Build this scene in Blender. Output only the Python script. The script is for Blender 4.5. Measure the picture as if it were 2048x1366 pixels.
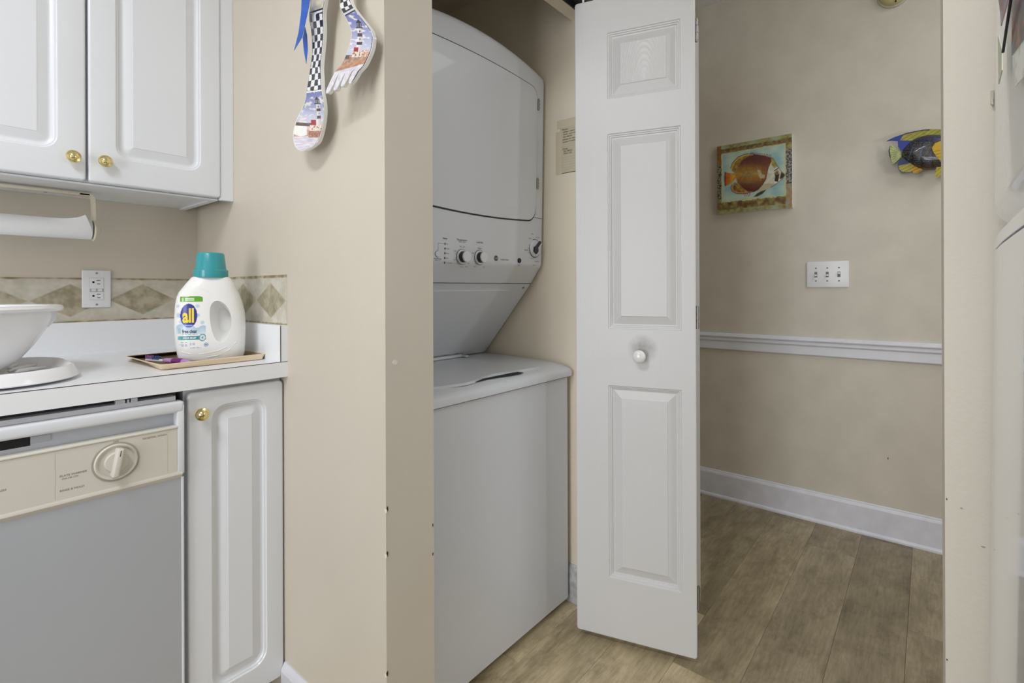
import bpy, bmesh, math, random
from mathutils import Matrix, Vector, noise
from mathutils.geometry import delaunay_2d_cdt
random.seed(4)
for o in list(bpy.data.objects): bpy.data.objects.remove(o)
S = bpy.context.scene
COL = S.collection

# ------------------------------------------------------------------ camera
FPX, YH, ROLL, VR, CH = 1004.2, 578.5, 0.00379, 1858.4, 1.105
TH = math.atan((VR-1024)/FPX)
FW = (math.cos(TH), math.sin(TH)); RT = (math.sin(TH), -math.cos(TH))
cd = bpy.data.cameras.new('camera'); cam = bpy.data.objects.new('camera', cd); COL.objects.link(cam)
cd.sensor_fit = 'HORIZONTAL'; cd.sensor_width = 36; cd.lens = 36*FPX/2048
cd.shift_y = -(683-YH)/2048; cd.clip_start = 0.02
right = Vector((RT[0], RT[1], 0)); up = Vector((0, 0, 1)); back = -Vector((FW[0], FW[1], 0))
r2 = right*math.cos(ROLL) - up*math.sin(ROLL); u2 = up*math.cos(ROLL) + right*math.sin(ROLL)
M = Matrix((r2, u2, back)).transposed().to_4x4(); M.translation = (0, 0, CH)
cam.matrix_world = M
S.camera = cam

# ------------------------------------------------------------------ light
S.view_settings.view_transform = 'Standard'; S.view_settings.look = 'None'
S.view_settings.gamma = 1; S.view_settings.use_curve_mapping = False
S.view_settings.exposure = -0.04
W = bpy.data.worlds.new('world'); S.world = W; W.use_nodes = True
W.node_tree.nodes['Background'].inputs[0].default_value = (0.93, 0.955, 1.0, 1)
W.node_tree.nodes['Background'].inputs[1].default_value = 7.8
def area(name, loc, sx, sy, power, rot=(0, 0, 0), col=(1, 0.97, 0.93)):
    l = bpy.data.lights.new(name, 'AREA'); l.shape = 'RECTANGLE'; l.size = sx; l.size_y = sy; l.energy = power; l.color = col
    o = bpy.data.objects.new(name, l); COL.objects.link(o); o.location = loc; o.rotation_euler = rot; return o
area('kitchen_ceiling_light', (-0.75, 0.50, 2.58), 0.35, 0.9, 28, col=(0.93, 0.955, 1.0))
area('hall_fill_light', (2.0, -0.75, 2.59), 0.7, 0.7, 11, col=(0.93, 0.955, 1.0))  # unseen fill, added to lift the hall and closet
lp = bpy.data.lights.new('hall_lamp_light', 'POINT'); lp.energy = 15; lp.shadow_soft_size = 0.12; lp.color = (0.95, 0.965, 1.0)
lo = bpy.data.objects.new('hall_lamp_light', lp); COL.objects.link(lo); lo.location = (1.6, -1.2, 1.35)
WY0, WY1, WZ0, WZ1 = -0.34, 0.70, 0.10, 2.10                            # unseen opening behind the camera, added and sized to steer daylight in
pt_ = area('added_window_portal', (-2.62, (WY0+WY1)/2, (WZ0+WZ1)/2), WZ1-WZ0, WY1-WY0, 1, rot=(0, -math.pi/2, 0)); pt_.data.cycles.is_portal = True

# ------------------------------------------------------------------ helpers
def lin(c):
    return tuple(((x/12.92) if x <= 0.04045 else ((x+0.055)/1.055)**2.4) for x in [v/255 for v in c])
def ray(u, v):
    x = u-1024; y = v-YH; a = (x-ROLL*y)/FPX; b = (y+ROLL*x)/FPX
    return Vector((FW[0]+a*RT[0], FW[1]+a*RT[1], -b))
def onx(u, v, X): d = ray(u, v); t = X/d.x; return Vector((0, 0, CH))+d*t
def ony(u, v, Y): d = ray(u, v); t = Y/d.y; return Vector((0, 0, CH))+d*t
def onz(u, v, Z): d = ray(u, v); t = (Z-CH)/d.z; return Vector((0, 0, CH))+d*t

MATS = {}
def mat(name, rgb, rough=0.5, metal=0.0, bump=0.0, bscale=200.0, var=0.0, vscale=3.0, var2=None, coat=0.0, vc=False, trans=0.0, stretch=None, detail=3.0):
    if name in MATS: return MATS[name]
    m = bpy.data.materials.new(name); m.use_nodes = True; nt = m.node_tree; p = nt.nodes['Principled BSDF']
    p.inputs['Base Color'].default_value = (*lin(rgb), 1); p.inputs['Roughness'].default_value = rough; p.inputs['Metallic'].default_value = metal
    p.inputs['Coat Weight'].default_value = coat; p.inputs['Transmission Weight'].default_value = trans
    tc = nt.nodes.new('ShaderNodeTexCoord')
    src = tc.outputs['Object']
    if stretch:
        mp = nt.nodes.new('ShaderNodeMapping'); mp.inputs['Scale'].default_value = stretch; nt.links.new(src, mp.inputs[0]); src = mp.outputs[0]
    if vc:
        at = nt.nodes.new('ShaderNodeVertexColor'); at.layer_name = 'Col'; nt.links.new(at.outputs[0], p.inputs['Base Color'])
    elif var > 0:
        n = nt.nodes.new('ShaderNodeTexNoise'); n.inputs['Scale'].default_value = vscale; n.inputs['Detail'].default_value = detail; nt.links.new(src, n.inputs[0])
        r = nt.nodes.new('ShaderNodeValToRGB'); c2 = var2 or tuple(max(0, v-255*var) for v in rgb)
        r.color_ramp.elements[0].color = (*lin(c2), 1); r.color_ramp.elements[1].color = (*lin(rgb), 1)
        r.color_ramp.elements[0].position = 0.3; r.color_ramp.elements[1].position = 0.7
        nt.links.new(n.outputs[0], r.inputs[0]); nt.links.new(r.outputs[0], p.inputs['Base Color'])
    if bump > 0:
        n = nt.nodes.new('ShaderNodeTexNoise'); n.inputs['Scale'].default_value = bscale; n.inputs['Detail'].default_value = 2; nt.links.new(src, n.inputs[0])
        b = nt.nodes.new('ShaderNodeBump'); b.inputs['Strength'].default_value = bump; b.inputs['Distance'].default_value = 0.002
        nt.links.new(n.outputs[0], b.inputs['Height']); nt.links.new(b.outputs[0], p.inputs['Normal'])
    MATS[name] = m; return m

def obj(name, bm, m, parent=None, smooth=None):
    me = bpy.data.meshes.new(name); bmesh.ops.recalc_face_normals(bm, faces=bm.faces[:]); bm.to_mesh(me); bm.free()
    return objm(name, me, m, parent, smooth)
def objm(name, me, m, parent=None, smooth=None):
    me.materials.clear(); me.materials.append(m)
    if smooth:
        for p in me.polygons: p.use_smooth = True
        me.set_sharp_from_angle(angle=math.radians(smooth))
    o = bpy.data.objects.new(name, me); COL.objects.link(o)
    if parent is not None: setp(o, parent)
    return o
WM = {}
def setp(o, parent):
    o.parent = parent
    m = WM.get(parent.name)
    if m is not None: o.matrix_parent_inverse = m.inverted()
def thing(name, label, cat, loc, group=None, kind=None):
    o = bpy.data.objects.new(name, None); COL.objects.link(o); o.location = loc; o.empty_display_size = 0.05
    WM[o.name] = Matrix.Translation(loc); return tag(o, label, cat, group, kind)
def tag(o, label, cat, group=None, kind=None):
    o['label'] = label; o['category'] = cat
    if group: o['group'] = group
    if kind: o['kind'] = kind
    return o
def struct(name, bm, m, label, cat, parent=None):
    return tag(obj(name, bm, m, parent), label, cat, kind='structure')

def box(bm, x0, x1, y0, y1, z0, z1, bev=0.0, seg=2):
    r = bmesh.ops.create_cube(bm, size=1)
    vs = r['verts']
    for v in vs: v.co = Vector(((x0+x1)/2+v.co.x*(x1-x0), (y0+y1)/2+v.co.y*(y1-y0), (z0+z1)/2+v.co.z*(z1-z0)))
    if bev > 0:
        es = list({e for v in vs for e in v.link_edges})
        bmesh.ops.bevel(bm, geom=es, offset=bev, segments=seg, affect='EDGES', profile=0.5)
    return bm
def B(x0, x1, y0, y1, z0, z1, bev=0.0, seg=2): return box(bmesh.new(), min(x0, x1), max(x0, x1), min(y0, y1), max(y0, y1), min(z0, z1), max(z0, z1), bev, seg)
def lathe(bm, prof, n=32, mtx=Matrix.Identity(4), cap=True):
    """prof: list of (r, h) along local z"""
    rings = []
    for r, h in prof:
        if r < 1e-6: rings.append([bm.verts.new(mtx @ Vector((0, 0, h)))])
        else: rings.append([bm.verts.new(mtx @ Vector((r*math.cos(2*math.pi*i/n), r*math.sin(2*math.pi*i/n), h))) for i in range(n)])
    for a, b in zip(rings, rings[1:]):
        for i in range(n):
            j = (i+1) % n
            if len(a) == 1 and len(b) == 1: continue
            if len(a) == 1: bm.faces.new((a[0], b[i], b[j]))
            elif len(b) == 1: bm.faces.new((a[i], a[j], b[0]))
            else: bm.faces.new((a[i], a[j], b[j], b[i]))
    if cap:
        for r in (rings[0], rings[-1]):
            if len(r) > 2: bm.faces.new(r)
    return bm
def axis(loc, d):
    d = Vector(d).normalized(); q = d.to_track_quat('Z', 'Y'); return Matrix.Translation(loc) @ q.to_matrix().to_4x4()
def tube(bm, pts, r, n=10, closed=False):
    pts = [Vector(p) for p in pts]; rings = []
    for i, p in enumerate(pts):
        t = (pts[min(i+1, len(pts)-1)]-pts[max(i-1, 0)]).normalized()
        a = t.cross(Vector((0.13, 0.31, 0.94))).normalized(); b = t.cross(a)
        rr = r[i] if isinstance(r, (list, tuple)) else r
        rings.append([bm.verts.new(p+a*rr*math.cos(2*math.pi*k/n)+b*rr*math.sin(2*math.pi*k/n)) for k in range(n)])
    for a, b in zip(rings, rings[1:]):
        for k in range(n): bm.faces.new((a[k], a[(k+1) % n], b[(k+1) % n], b[k]))
    bm.faces.new(rings[0]); bm.faces.new(rings[-1]); return bm
def extrude_profile(bm, prof, axisv, o, ux, uy):
    """closed 2D profile (a,b) -> o + a*ux + b*uy, swept by axisv"""
    o = Vector(o); ux = Vector(ux); uy = Vector(uy); axisv = Vector(axisv)
    A = [bm.verts.new(o+ux*a+uy*b) for a, b in prof]; C = [bm.verts.new(o+ux*a+uy*b+axisv) for a, b in prof]
    n = len(prof)
    for i in range(n): bm.faces.new((A[i], A[(i+1) % n], C[(i+1) % n], C[i]))
    bm.faces.new(A); bm.faces.new(C); return bm
def rrect(x0, x1, z0, z1, r, n=6):
    if r <= 0: return [(x0, z0), (x1, z0), (x1, z1), (x0, z1)]
    P = []
    for cx, cz, a0 in ((x1-r, z0+r, -90), (x1-r, z1-r, 0), (x0+r, z1-r, 90), (x0+r, z0+r, 180)):
        for k in range(n+1):
            a = math.radians(a0+90*k/n); P.append((cx+r*math.cos(a), cz+r*math.sin(a)))
    return P
def panel_door(w, h, t, panels, prof, edge=0.003, rr=0.0, mtx=Matrix.Identity(4), orad=0.0):
    """front face at y=0 looking -y, x 0..w, z 0..h; panels (x0,x1,z0,z1); prof list of (inset, depth)"""
    bm = bmesh.new(); on = 4
    def loop(pts, y): return [bm.verts.new(mtx @ Vector((x, y, z))) for x, z in pts]
    def edges(vs): return [bm.edges.new((vs[i], vs[(i+1) % len(vs)])) for i in range(len(vs))]
    def bridge(a, b):
        n = len(a)
        for i in range(n): bm.faces.new((a[i], a[(i+1) % n], b[(i+1) % n], b[i]))
    f0 = loop(rrect(edge, w-edge, edge, h-edge, max(0, orad-edge) if orad > edge else 0, on), 0)
    es = edges(f0); pl_ = f0
    for a_ in (20, 40, 60, 80, 90):
        c_, s_ = math.cos(math.radians(a_)), math.sin(math.radians(a_)); i_ = edge*(1-s_)
        fn_ = loop(rrect(i_, w-i_, i_, h-i_, max(0, orad-i_) if orad > edge else 0, on), edge*(1-c_)); bridge(pl_, fn_); pl_ = fn_
    f3 = loop(rrect(0, w, 0, h, orad, on), t); bridge(pl_, f3); bm.faces.new(f3)
    for (x0, x1, z0, z1) in panels:
        prev = None
        for k, (ins, dep) in enumerate(prof):
            rad = max(rr-ins, 0.0006) if rr > 0 else 0
            L = loop(rrect(x0+ins, x1-ins, z0+ins, z1-ins, rad, 5), dep)
            if k == 0: es += edges(L)
            else: bridge(prev, L)
            prev = L
        bm.faces.new(prev)
    bmesh.ops.triangle_fill(bm, edges=es, use_beauty=True, use_dissolve=False)
    return bm
def grid_poly(poly, step):
    bm = bmesh.new(); n = len(poly)
    vv, _, ff = delaunay_2d_cdt([Vector(p) for p in poly], [(i, (i+1) % n) for i in range(n)], [], 1, 1e-7)[:3]
    bv = [bm.verts.new((p[0], p[1], 0)) for p in vv]
    for f in ff: bm.faces.new([bv[i] for i in f])
    for ax in (0, 1):
        lo = min(p[ax] for p in poly); hi = max(p[ax] for p in poly); k = lo+step
        no = (1, 0, 0) if ax == 0 else (0, 1, 0)
        while k < hi-1e-9:
            bmesh.ops.bisect_plane(bm, geom=bm.verts[:]+bm.edges[:]+bm.faces[:], plane_co=(k if ax == 0 else 0, k if ax == 1 else 0, 0), plane_no=no, dist=step*1e-4)
            k += step
    bm.verts.ensure_lookup_table(); return bm
def plate(poly, step, fn, t, name, m, parent, color=None, smooth=40):
    """conforming plate: fn(u,v,off)->world point; front at off=t, rim back to off=0"""
    bm = grid_poly(poly, step)
    uv = {}
    be = [e for e in bm.edges if e.is_boundary]
    src = {v: (v.co.x, v.co.y) for v in bm.verts}
    r = bmesh.ops.extrude_edge_only(bm, edges=be)
    newv = [g for g in r['geom'] if isinstance(g, bmesh.types.BMVert)]
    ns = {v: (v.co.x, v.co.y) for v in newv}
    for v, (a, b) in src.items(): v.co = fn(a, b, t)
    for v, (a, b) in ns.items(): v.co = fn(a, b, 0)
    bm.verts.index_update()
    cols = None
    if color:
        cols = [(0, 0, 0, 1)]*len(bm.verts)
        for d in (src, ns):
            for v, (a, b) in d.items(): cols[v.index] = (*lin(color(a, b)), 1)
    me = bpy.data.meshes.new(name); bmesh.ops.recalc_face_normals(bm, faces=bm.faces[:]); bm.to_mesh(me); bm.free()
    if cols:
        ca = me.color_attributes.new('Col', 'FLOAT_COLOR', 'POINT'); ca.data.foreach_set('color', [x for c in cols for x in c])
    return objm(name, me, m, parent, smooth)
def text_mesh(s, size, align='CENTER', shear=0.0, bold=0.0):
    c = bpy.data.curves.new('t', 'FONT'); c.body = s; c.size = size; c.align_x = align; c.align_y = 'CENTER'; c.resolution_u = 2; c.shear = shear; c.offset = bold
    o = bpy.data.objects.new('t', c); COL.objects.link(o)
    dg = bpy.context.evaluated_depsgraph_get(); me = bpy.data.meshes.new_from_object(o.evaluated_get(dg))
    bpy.data.objects.remove(o); bpy.data.curves.remove(c); return me
def lettering(name, items, fn, m, parent):
    """items: (string, u, v, size[, align, shear, bold]); fn(u,v)->world point"""
    bm = bmesh.new()
    for it in items:
        s, u, v, sz = it[:4]; al = it[4] if len(it) > 4 else 'CENTER'; sh = it[5] if len(it) > 5 else 0; bo = it[6] if len(it) > 6 else 0
        me = text_mesh(s, sz, al, sh, bo); b2 = bmesh.new(); b2.from_mesh(me)
        mp = {w: bm.verts.new(fn(u+w.co.x, v+w.co.y)) for w in b2.verts}
        for f in b2.faces:
            try: bm.faces.new([mp[w] for w in f.verts])
            except ValueError: pass
        b2.free(); bpy.data.meshes.remove(me)
    me = bpy.data.meshes.new(name); bm.to_mesh(me); bm.free(); o_ = objm(name, me, m, parent); o_['kind'] = 'stuff'; return o_
def inside(p, poly):
    x, y = p; c = False; n = len(poly)
    for i in range(n):
        x1, y1 = poly[i]; x2, y2 = poly[(i+1) % n]
        if (y1 > y) != (y2 > y) and x < (x2-x1)*(y-y1)/(y2-y1)+x1: c = not c
    return c
def pdist(p, poly):
    best = 1e9; px, py = p; n = len(poly)
    for i in range(n):
        x1, y1 = poly[i]; x2, y2 = poly[(i+1) % n]; dx, dy = x2-x1, y2-y1; l = dx*dx+dy*dy or 1e-12
        t = max(0, min(1, ((px-x1)*dx+(py-y1)*dy)/l)); best = min(best, math.hypot(px-x1-t*dx, py-y1-t*dy))
    return best
def mix(a, b, t): t = max(0, min(1, t)); return tuple(x+(y-x)*t for x, y in zip(a, b))
def nz(x, y, s=1.0, seed=0.0): return noise.noise(Vector((x*s, y*s, seed)))
def smoothpoly(P, it=2):
    for _ in range(it):
        Q = []
        for i in range(len(P)):
            a = P[i]; b = P[(i+1) % len(P)]
            Q += [(a[0]*.75+b[0]*.25, a[1]*.75+b[1]*.25), (a[0]*.25+b[0]*.75, a[1]*.25+b[1]*.75)]
        P = Q
    return P

# ------------------------------------------------------------------ materials
WALL = mat('wall_paint', (213, 205, 190), 0.5, bump=0.09, bscale=260, var=0.02, vscale=2.5)
WALLH = mat('hall_paint', (212, 206, 192), 0.42, bump=0.1, bscale=240, var=0.03, vscale=9)
WALLC = mat('closet_paint', (246, 235, 214), 0.6, bump=0.2, bscale=200, var=0.02, vscale=3)
CEIL = mat('ceiling_paint', (226, 226, 226), 0.8, bump=0.3, bscale=160)
TRIM = mat('trim_white', (226, 227, 234), 0.35, bump=0.08, bscale=90, var=0.02, vscale=14)
DOORW = mat('door_white', (234, 234, 235), 0.38)
CAB = mat('cabinet_white', (233, 236, 241), 0.3, coat=0.15)
APPL = mat('appliance_white', (216, 219, 224), 0.34, coat=0.15)
LAM = mat('laminate_white', (242, 244, 247), 0.3, bump=0.05, bscale=500)
PLAST = mat('plastic_white', (236, 237, 240), 0.3)
CREAM = mat('plastic_cream', (214, 210, 199), 0.4)
DARK = mat('dark_gap', (22, 22, 22), 0.7)
BLACK = mat('black_print', (32, 32, 34), 0.5)
GREY = mat('grey_print', (110, 110, 112), 0.5)
BRASS = mat('polished_brass', (238, 220, 158), 0.16, metal=1.0)
STEEL = mat('steel', (170, 170, 172), 0.3, metal=1.0)
ART = mat('printed_art', (255, 255, 255), 0.35, vc=True, coat=0.2)
GLAZE = mat('glazed_print', (255, 255, 255), 0.3, vc=True, coat=0.25)
CERAM = mat('white_glaze', (240, 240, 236), 0.12, coat=0.8)

# ------------------------------------------------------------------ setting
XS, XE, YO, YB = 0.649, 0.783, 0.890, 1.970     # partition faces, opening line, kitchen back wall
XR0, XR1, XH, ZC = 1.505, 1.620, 2.750, 2.620
XMIN, YMIN = -2.6, -1.9
SUB = mat('floor_base', (96, 86, 70), 0.7)
floor = struct('floor', B(XMIN, XH, YMIN, YB+.05, -0.06, -0.004), SUB, 'greige wood-look plank floor running through kitchen and hall', 'floor')
# plank material
pm = bpy.data.materials.new('plank_vinyl'); pm.use_nodes = True; nt = pm.node_tree; pb = nt.nodes['Principled BSDF']
tc = nt.nodes.new('ShaderNodeTexCoord'); oi = nt.nodes.new('ShaderNodeObjectInfo')
ad = nt.nodes.new('ShaderNodeVectorMath'); ad.operation = 'MULTIPLY_ADD'
cb = nt.nodes.new('ShaderNodeCombineXYZ')
for i in range(3): nt.links.new(oi.outputs['Random'], cb.inputs[i])
nt.links.new(cb.outputs[0], ad.inputs[0]); ad.inputs[1].default_value = (37, 53, 11); nt.links.new(tc.outputs['Object'], ad.inputs[2])
def noise_node(scale, detail, stretch, rough=0.6):
    mp = nt.nodes.new('ShaderNodeMapping'); mp.inputs['Scale'].default_value = stretch; nt.links.new(ad.outputs[0], mp.inputs[0])
    n = nt.nodes.new('ShaderNodeTexNoise'); n.inputs['Scale'].default_value = scale; n.inputs['Detail'].default_value = detail; n.inputs['Roughness'].default_value = rough
    n.inputs['Distortion'].default_value = 0.25
    nt.links.new(mp.outputs[0], n.inputs[0]); return n
def ramp(n, stops):
    r = nt.nodes.new('ShaderNodeValToRGB'); e = r.color_ramp.elements
    e[0].position, e[0].color = stops[0][0], (*lin(stops[0][1]), 1); e[1].position, e[1].color = stops[-1][0], (*lin(stops[-1][1]), 1)
    for p_, c_ in stops[1:-1]: x = e.new(p_); x.color = (*lin(c_), 1)
    nt.links.new(n.outputs[0], r.inputs[0]); return r
def mixn(a, b, fac, typ='MIX'):
    m_ = nt.nodes.new('ShaderNodeMix'); m_.data_type = 'RGBA'; m_.blend_type = typ
    if isinstance(fac, float): m_.inputs[0].default_value = fac
    else: nt.links.new(fac, m_.inputs[0])
    nt.links.new(a, m_.inputs[6]); nt.links.new(b, m_.inputs[7]); return m_.outputs[2]
big = ramp(noise_node(2.4, 5, (1, 3.2, 1)), [(0.3, (122, 112, 91)), (0.5, (144, 133, 110)), (0.72, (164, 153, 129))])
grain = ramp(noise_node(9, 6, (1.4, 12, 1), 0.7), [(0.28, (214, 210, 202)), (0.62, (255, 255, 255))])
blot = ramp(noise_node(9, 6, (1, 1.5, 1), 0.75), [(0.34, (158, 150, 138)), (0.52, (255, 255, 255))])
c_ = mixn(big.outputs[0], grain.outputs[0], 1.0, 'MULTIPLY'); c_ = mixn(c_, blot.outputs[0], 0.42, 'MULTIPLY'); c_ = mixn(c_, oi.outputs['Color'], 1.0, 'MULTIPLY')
nt.links.new(c_, pb.inputs['Base Color']); pb.inputs['Roughness'].default_value = 0.45
bn = nt.nodes.new('ShaderNodeBump'); bn.inputs['Strength'].default_value = 0.12; bn.inputs['Distance'].default_value = 0.001
nt.links.new(grain.outputs[0], bn.inputs['Height']); nt.links.new(bn.outputs[0], pb.inputs['Normal'])
PW, PL = 0.1765, 1.25
offs = {0: 1.46, -1: 2.06, 1: 2.48, 2: 2.695, 3: 1.72, 4: 2.25, -2: 1.55, -3: 2.3}
plank_cache = {}
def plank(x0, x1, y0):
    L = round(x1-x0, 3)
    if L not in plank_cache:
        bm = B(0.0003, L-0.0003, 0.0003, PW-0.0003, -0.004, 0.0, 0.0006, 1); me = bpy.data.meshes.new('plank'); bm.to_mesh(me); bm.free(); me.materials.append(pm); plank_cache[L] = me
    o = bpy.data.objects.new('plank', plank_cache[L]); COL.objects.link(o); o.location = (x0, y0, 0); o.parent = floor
    k = 0.90+0.2*random.random()+(0.98 if (x0 < 1.4 and y0 > .35) else (0.30 if (.35 < y0 < .5 and x0 < 2.5) else 0.13)); o.color = (k, k*.985, k*(.93 if y0 > .35 else .97), 1)  # random plank tone, plus near planks lightened to stand in for floor light
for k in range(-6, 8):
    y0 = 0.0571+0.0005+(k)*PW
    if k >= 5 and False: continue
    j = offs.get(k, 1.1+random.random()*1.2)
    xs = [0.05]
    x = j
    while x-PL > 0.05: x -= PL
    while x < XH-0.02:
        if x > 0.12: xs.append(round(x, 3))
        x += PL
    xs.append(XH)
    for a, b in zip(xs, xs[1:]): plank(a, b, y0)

walls = {}
wall_part = struct('wall_partition', B(XS, XE, YO, YB, 0, ZC), WALL, 'beige painted partition wall between kitchen counter and laundry closet', 'wall')
wall_kb = struct('wall_kitchen_back', B(XMIN, XE, YB, YB+.1, 0, ZC), WALL, 'beige kitchen wall behind the counter and upper cabinet', 'wall')
struct('wall_closet_back', B(XE, XR0, 1.80, 1.86, 0, ZC), WALLC, 'cream wall at the back of the laundry closet', 'wall')
wall_cr = struct('wall_closet_right', B(XR0, XR1, 0.875, YB+.1, 0, ZC), WALLC, 'cream closet wall right of the stacked washer and dryer', 'wall')
wall_hall = struct('wall_hall', B(XH, XH+.1, YMIN, YB+.1, 0, ZC), WALLH, 'beige hall wall with chair rail and fish painting', 'wall')
struct('wall_hall_end', B(XR1, XH, YB, YB+.1, 0, ZC), WALLH, 'beige wall closing the far end of the hall', 'wall')
wall_col = struct('wall_fridge_side', B(XS, XE, YMIN, -0.0112, 0, ZC), WALL, 'beige wall end standing between refrigerator and hall', 'wall')
struct('wall_fridge_back', B(XMIN, XS, -0.95, -0.85, 0, ZC), WALL, 'beige kitchen wall behind the refrigerator', 'wall')
struct('wall_closet_header', B(XE, XR0, 0.875, 0.968, 2.052, ZC), WALLC, 'beige header wall above the closet opening', 'wall')
struct('wall_added_header', B(XS, XE, -0.0112, YO, 2.25, ZC), WALL, 'beige unseen header wall added over the kitchen opening to shade the hall', 'wall')  # unseen header, added and set low to shade the upper hall wall
wb = bmesh.new(); box(wb, XMIN-.1, XMIN, -0.95, WY0, 0, ZC); box(wb, XMIN-.1, XMIN, WY1, YB+.1, 0, ZC); box(wb, XMIN-.1, XMIN, WY0, WY1, 0, WZ0); box(wb, XMIN-.1, XMIN, WY0, WY1, WZ1, ZC)
struct('wall_kitchen_end', wb, WALL, 'beige kitchen end wall with an unseen opening added for daylight', 'wall')
wf = bmesh.new()
for y_ in (WY0, (WY0+WY1)/2-.02, WY1-.04): box(wf, XMIN-.07, XMIN-.02, y_, y_+.04, WZ0, WZ1)
for z_ in (WZ0, WZ1-.04): box(wf, XMIN-.069, XMIN-.021, WY0, WY1, z_, z_+.04)
struct('added_window_1', wf, TRIM, 'white frame of the unseen window added for daylight', 'window')
struct('wall_hall_front', B(XE, XH, YMIN-.1, YMIN, 0, ZC), WALLH, 'beige wall closing the near end of the hall', 'wall')
struct('ceiling', B(XMIN, XH+.1, YMIN, YB+.1, ZC, ZC+.06), CEIL, 'flat white ceiling', 'ceiling')
# closet ceiling (dark soffit)
struct('ceiling_closet', B(XE, XR0, 0.968, 1.80, 2.30, 2.34), WALLC, 'dim ceiling inside the laundry closet', 'ceiling')

# chips on wall corners
CHIP = mat('chip_dark', (70, 62, 50), 0.8)
PATCH = mat('chip_plaster', (228, 224, 214), 0.8)
def chip(u, v, w, h, plane, val, m, parent):
    c = ony(u, v, val) if plane == 'y' else onx(u, v, val)
    P = [(w*math.cos(t*math.pi/4)*(0.8+0.3*random.random()), h*math.sin(t*math.pi/4)*(0.8+0.3*random.random())) for t in range(8)]
    bm = bmesh.new()
    if plane == 'y': extrude_profile(bm, P, (0, 0.0016, 0), c-Vector((0, 0.0008, 0)), (1, 0, 0), (0, 0, 1))
    else: extrude_profile(bm, P, (0.0016, 0, 0), c-Vector((0.0008, 0, 0)), (0, 1, 0), (0, 0, 1))
    o = obj('paint_chip', bm, m, parent)
for v_, h_ in ((1018, .006), (1108, .007), (1347, .006)):
    chip(774.5, v_, .0025, h_, 'y', YO, CHIP, wall_part); chip(771.5, v_+4, .004, h_*.8, 'x', XS, PATCH, wall_part)
chip(790, 725, .007, .005, 'y', YO, PATCH, wall_part)
chip(865.5, 1050, .0015, .004, 'y', YO, CHIP, wall_part); chip(865.5, 1108, .0015, .004, 'y', YO, CHIP, wall_part)
SCUFF = mat('scuff_tan', (164, 154, 136), 0.7)
chip(1893.5, 998, .0005, .0009, 'x', XS, CHIP, wall_col); chip(1894, 1319, .0005, .0008, 'x', XS, CHIP, wall_col); chip(1923, 1016, .0011, .0005, 'x', XS, SCUFF, wall_col); chip(1966, 1093, .0014, .0004, 'x', XS, SCUFF, wall_col)
chip(1776, 917, .002, .006, 'x', XH, CHIP, wall_hall)

# hall chair rail, baseboards
rz0, rz1 = 0.783, 0.871
prof = [(0, rz0), (0.010, rz0+.002), (0.012, rz0+.006), (0.012, rz0+.044), (0.015, rz0+.047), (0.018, rz0+.052), (0.018, rz0+.058), (0.014, rz0+.062), (0.014, rz0+.064), (0.021, rz0+.068), (0.023, rz0+.073), (0.021, rz0+.078), (0.017, rz0+.080), (0.017, rz0+.083), (0.011, rz1), (0, rz1)]
struct('trim_1', extrude_profile(bmesh.new(), prof, (0, YB-YMIN, 0), (XH, YMIN, 0), (-1, 0, 0), (0, 0, 1)), TRIM, 'white moulded chair rail running along the hall wall', 'trim')
bp = [(0, 0), (0.020, 0), (0.020, 0.008), (0.017, 0.014), (0.013, 0.017), (0.013, 0.122), (0.010, 0.130), (0.006, 0.134), (0.006, 0.138), (0.003, 0.141), (0, 0.141)]
BASEM = mat('scuffed_base', (226, 227, 235), 0.4, var=0.05, vscale=16, detail=9)
struct('baseboard_hall', extrude_profile(bmesh.new(), bp, (0, YB-YMIN, 0), (XH, YMIN, 0), (-1, 0, 0), (0, 0, 1)), BASEM, 'scuffed white baseboard along the hall wall', 'baseboard')
BASEG = mat('grimy_base', (216, 217, 220), 0.5, var=0.45, vscale=45, detail=8, var2=(176, 175, 174))
struct('baseboard_closet', extrude_profile(bmesh.new(), [(0, 0), (0.012, 0), (0.012, 0.115), (0.004, 0.13), (0, 0.13)], (0, 0.9, 0), (XR0, 0.90, 0), (-1, 0, 0), (0, 0, 1)), BASEG, 'grimy white baseboard beside the washing machine', 'baseboard')
struct('baseboard_partition', extrude_profile(bmesh.new(), [(0, 0), (0.013, 0), (0.013, 0.085), (0.009, 0.095), (0.006, 0.1), (0.003, 0.105), (0, 0.105)], (0, 1.338-YO, 0), (XS, YO, 0), (-1, 0, 0), (0, 0, 1)), TRIM, 'white baseboard on the partition wall beside the base cabinet', 'baseboard')

# wallpaper border with lozenges
def border_color(s, z, seed, c0, per=0.18):
    d = (s-c0) % per; d = min(d, per-d); lz = abs(d)/0.088+abs(z-1.0765)/0.049
    k = max(0, min(1, (1.03-lz)/.06))
    base = mix((194, 190, 173), (213, 208, 195), 0.5+0.9*nz(s, z, 28, seed)+0.5*nz(s, z, 90, seed))
    base = mix(base, mix((152, 144, 120), (188, 180, 156), 0.5+1.0*nz(s, z, 34, seed+3)+0.5*nz(s, z, 110, seed)), k)
    e = min(z-1.011, 1.1445-z)
    if e < 0.0055: base = mix((140, 124, 90), base, 0.35+0.7*nz(s, z, 60, seed)+0.4*(e > .004))
    return base
BORD = mat('border_print', (255, 255, 255), 0.6, vc=True)
b1 = plate([(-0.4, 1.011), (XS, 1.011), (XS, 1.1445), (-0.4, 1.1445)], 0.0021, lambda s, z, o: Vector((s, YB-o, z)), 0.0012, 'trim_2', BORD, None, lambda s, z: border_color(s, z, 1.0, 0.309))
tag(b1, 'stone-look wallpaper border with olive lozenges behind the counter', 'wallpaper border', kind='structure')
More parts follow.
